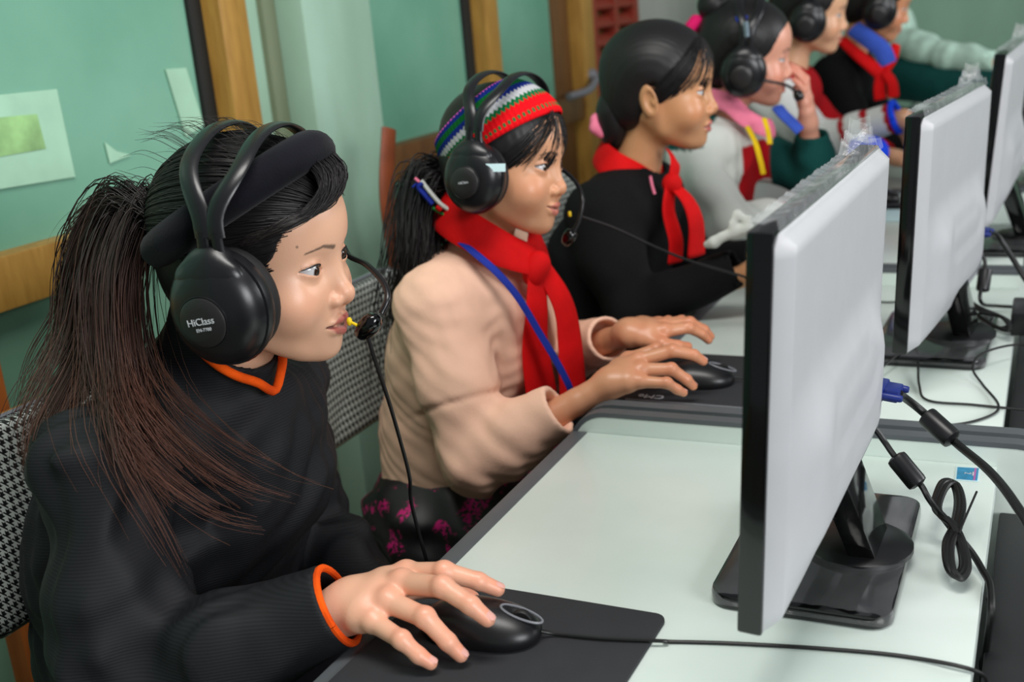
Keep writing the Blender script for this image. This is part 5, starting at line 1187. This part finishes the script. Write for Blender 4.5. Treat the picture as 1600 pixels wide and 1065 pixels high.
# puffed blue sleeve end under the forearm
s = SDF(); b0 = np.array(at(1362, 238, y=2.86)); s.ell(b0, (.040, .042, .036), k=0); s.ell(b0+[-.022, .02, .004], (.038, .04, .034), k=.02); s.disp(fold(.003, 70, 4), (-9, -9, -9), (9, 9, 9)); v, f = s.mesh(.004, n=14)
mesh_obj('blue_sleeve_end', v, f, MATS['blue_cloth'], g5)
ps = MB().box((-.36, 2.72, DZ+.001), (-.16, 2.90, DZ+.004), bev=.0005).obj('paper_pad', MATS['paper_white']); tag(ps, 'pale blue sheets of paper on the desk behind the foreground monitor', 'paper')
# ---- child in black with a blue collar
SK6 = np.array(rgb(214, 150, 112)[:3]); g6 = empty('person', (-.62, 3.62, 0)); H6 = head_mat((-.480, 3.605, 1.197), 14, 16, 7, 1.0); nb = (-.555, 3.605, 1.06)
R6 = ((-.60, 3.475, 1.0), (-.50, 3.44, .84), (-.33, 3.46, .80)); L6 = ((-.59, 3.735, 1.0), (-.48, 3.78, .84), (-.32, 3.68, .80))
hR = hand_parts(hand_mat((-.30, 3.46, .80), 0, 20) @ Matrix.Translation((.0, -.026, 0)), SK6, False, FLAT, R6[1], .004); hL = hand_parts(hand_mat((-.29, 3.68, .80), 0, 20) @ Matrix.Translation((.0, .026, 0)), SK6, True, FLAT, L6[1], .004)
body_mesh(g6, H6, dict(skin=SK6, eyeopen=.6), nb, [hR, hL], .0027, trunk((-.57, 3.605, 1.07), (-.73, .56), 3.605))
v, f = clothed(g6, 3.605, nb, (-.73, .58), -.67, R6, L6, None, '', 71, res=.007); mesh_obj('jacket', v, f, MATS['cloth_black'], g6); legs(g6, (-.74, .50), 3.605, 'trouser_dark', res=.013)
MB().tube(catmull([at(1335, 45, y=3.50), at(1358, 62, y=3.47), at(1378, 78, y=3.46), at(1388, 100, y=3.46)], 5), .026, 12, True, .5, (.3, -.8, .3)).obj('blue_collar', MATS['blue_scarf'], g6)
for pts, w in (([(1315, 62, 3.49), (1340, 85, 3.45), (1368, 108, 3.44), (1380, 120, 3.44)], .022), ([(1376, 115, 3.435), (1374, 140, 3.43), (1376, 155, 3.43)], .020), ([(1382, 112, 3.435), (1394, 130, 3.43), (1396, 152, 3.43)], .018), ([(1384, 110, 3.45), (1396, 90, 3.47), (1400, 70, 3.5)], .014)):
    tv, tf = scarf_tail([at(x, y, y=yy) for x, y, yy in pts], w*.85, w, .4, (.5, -.7, .3)); mesh_obj('neckerchief', tv, tf, MATS['red_cloth'], g6)
hair_cap(H6, g6, res=.0038); tag(g6, 'child in black with blue collar and red neckerchief, head bowed, wearing headset', 'person')
headset(H6, .0, 'dark headset on the child with the blue collar', hi=False, silver=True)
# ---- last child: only a pale sleeve shows
g7 = empty('person', (-.62, 4.25, 0)); SK7 = SK5; H7 = head_mat((-.47, 4.30, 1.31), 10, 10, 0, 1.0); nb = (-.52, 4.30, 1.16)
R7 = ((-.50, 4.17, 1.045), (-.33, 4.10, 1.0), (-.17, 4.05, .975)); L7 = ((-.50, 4.43, 1.04), (-.42, 4.47, .88), (-.28, 4.38, .80))
hR = hand_parts(hand_mat((-.145, 4.05, .965), 0, 15) @ Matrix.Translation((.0, -.026, 0)), SK7, False, FLAT, R7[1], .004); hL = hand_parts(hand_mat((-.25, 4.38, .79), 0, 15) @ Matrix.Translation((.0, .026, 0)), SK7, True, FLAT, L7[1], .004)
body_mesh(g7, H7, dict(skin=SK7), nb, [hR, hL], .0032, trunk((-.52, 4.30, 1.10), (-.72, .58), 4.30))
v, f = clothed(g7, 4.30, nb, (-.72, .60), -.65, R7, L7, None, '', 81, res=.008); mesh_obj('jacket', v, f, MATS['mint_sleeve'], g7); legs(g7, (-.73, .50), 4.30, 'green_dark', res=.014)
s = SDF(); s.chain([(-.47, 4.14, .93, .075), (-.33, 4.08, .90, .06), (-.18, 4.03, .90, .05)], k=.02); v, f = s.mesh(.008, n=12); mesh_obj('dark_green_panel', v, f, MATS['green_dark'], g7)
hair_cap(H7, g7, res=.004); tag(g7, 'farthest child, of whom a pale mint sleeve stretches over the desk', 'person')
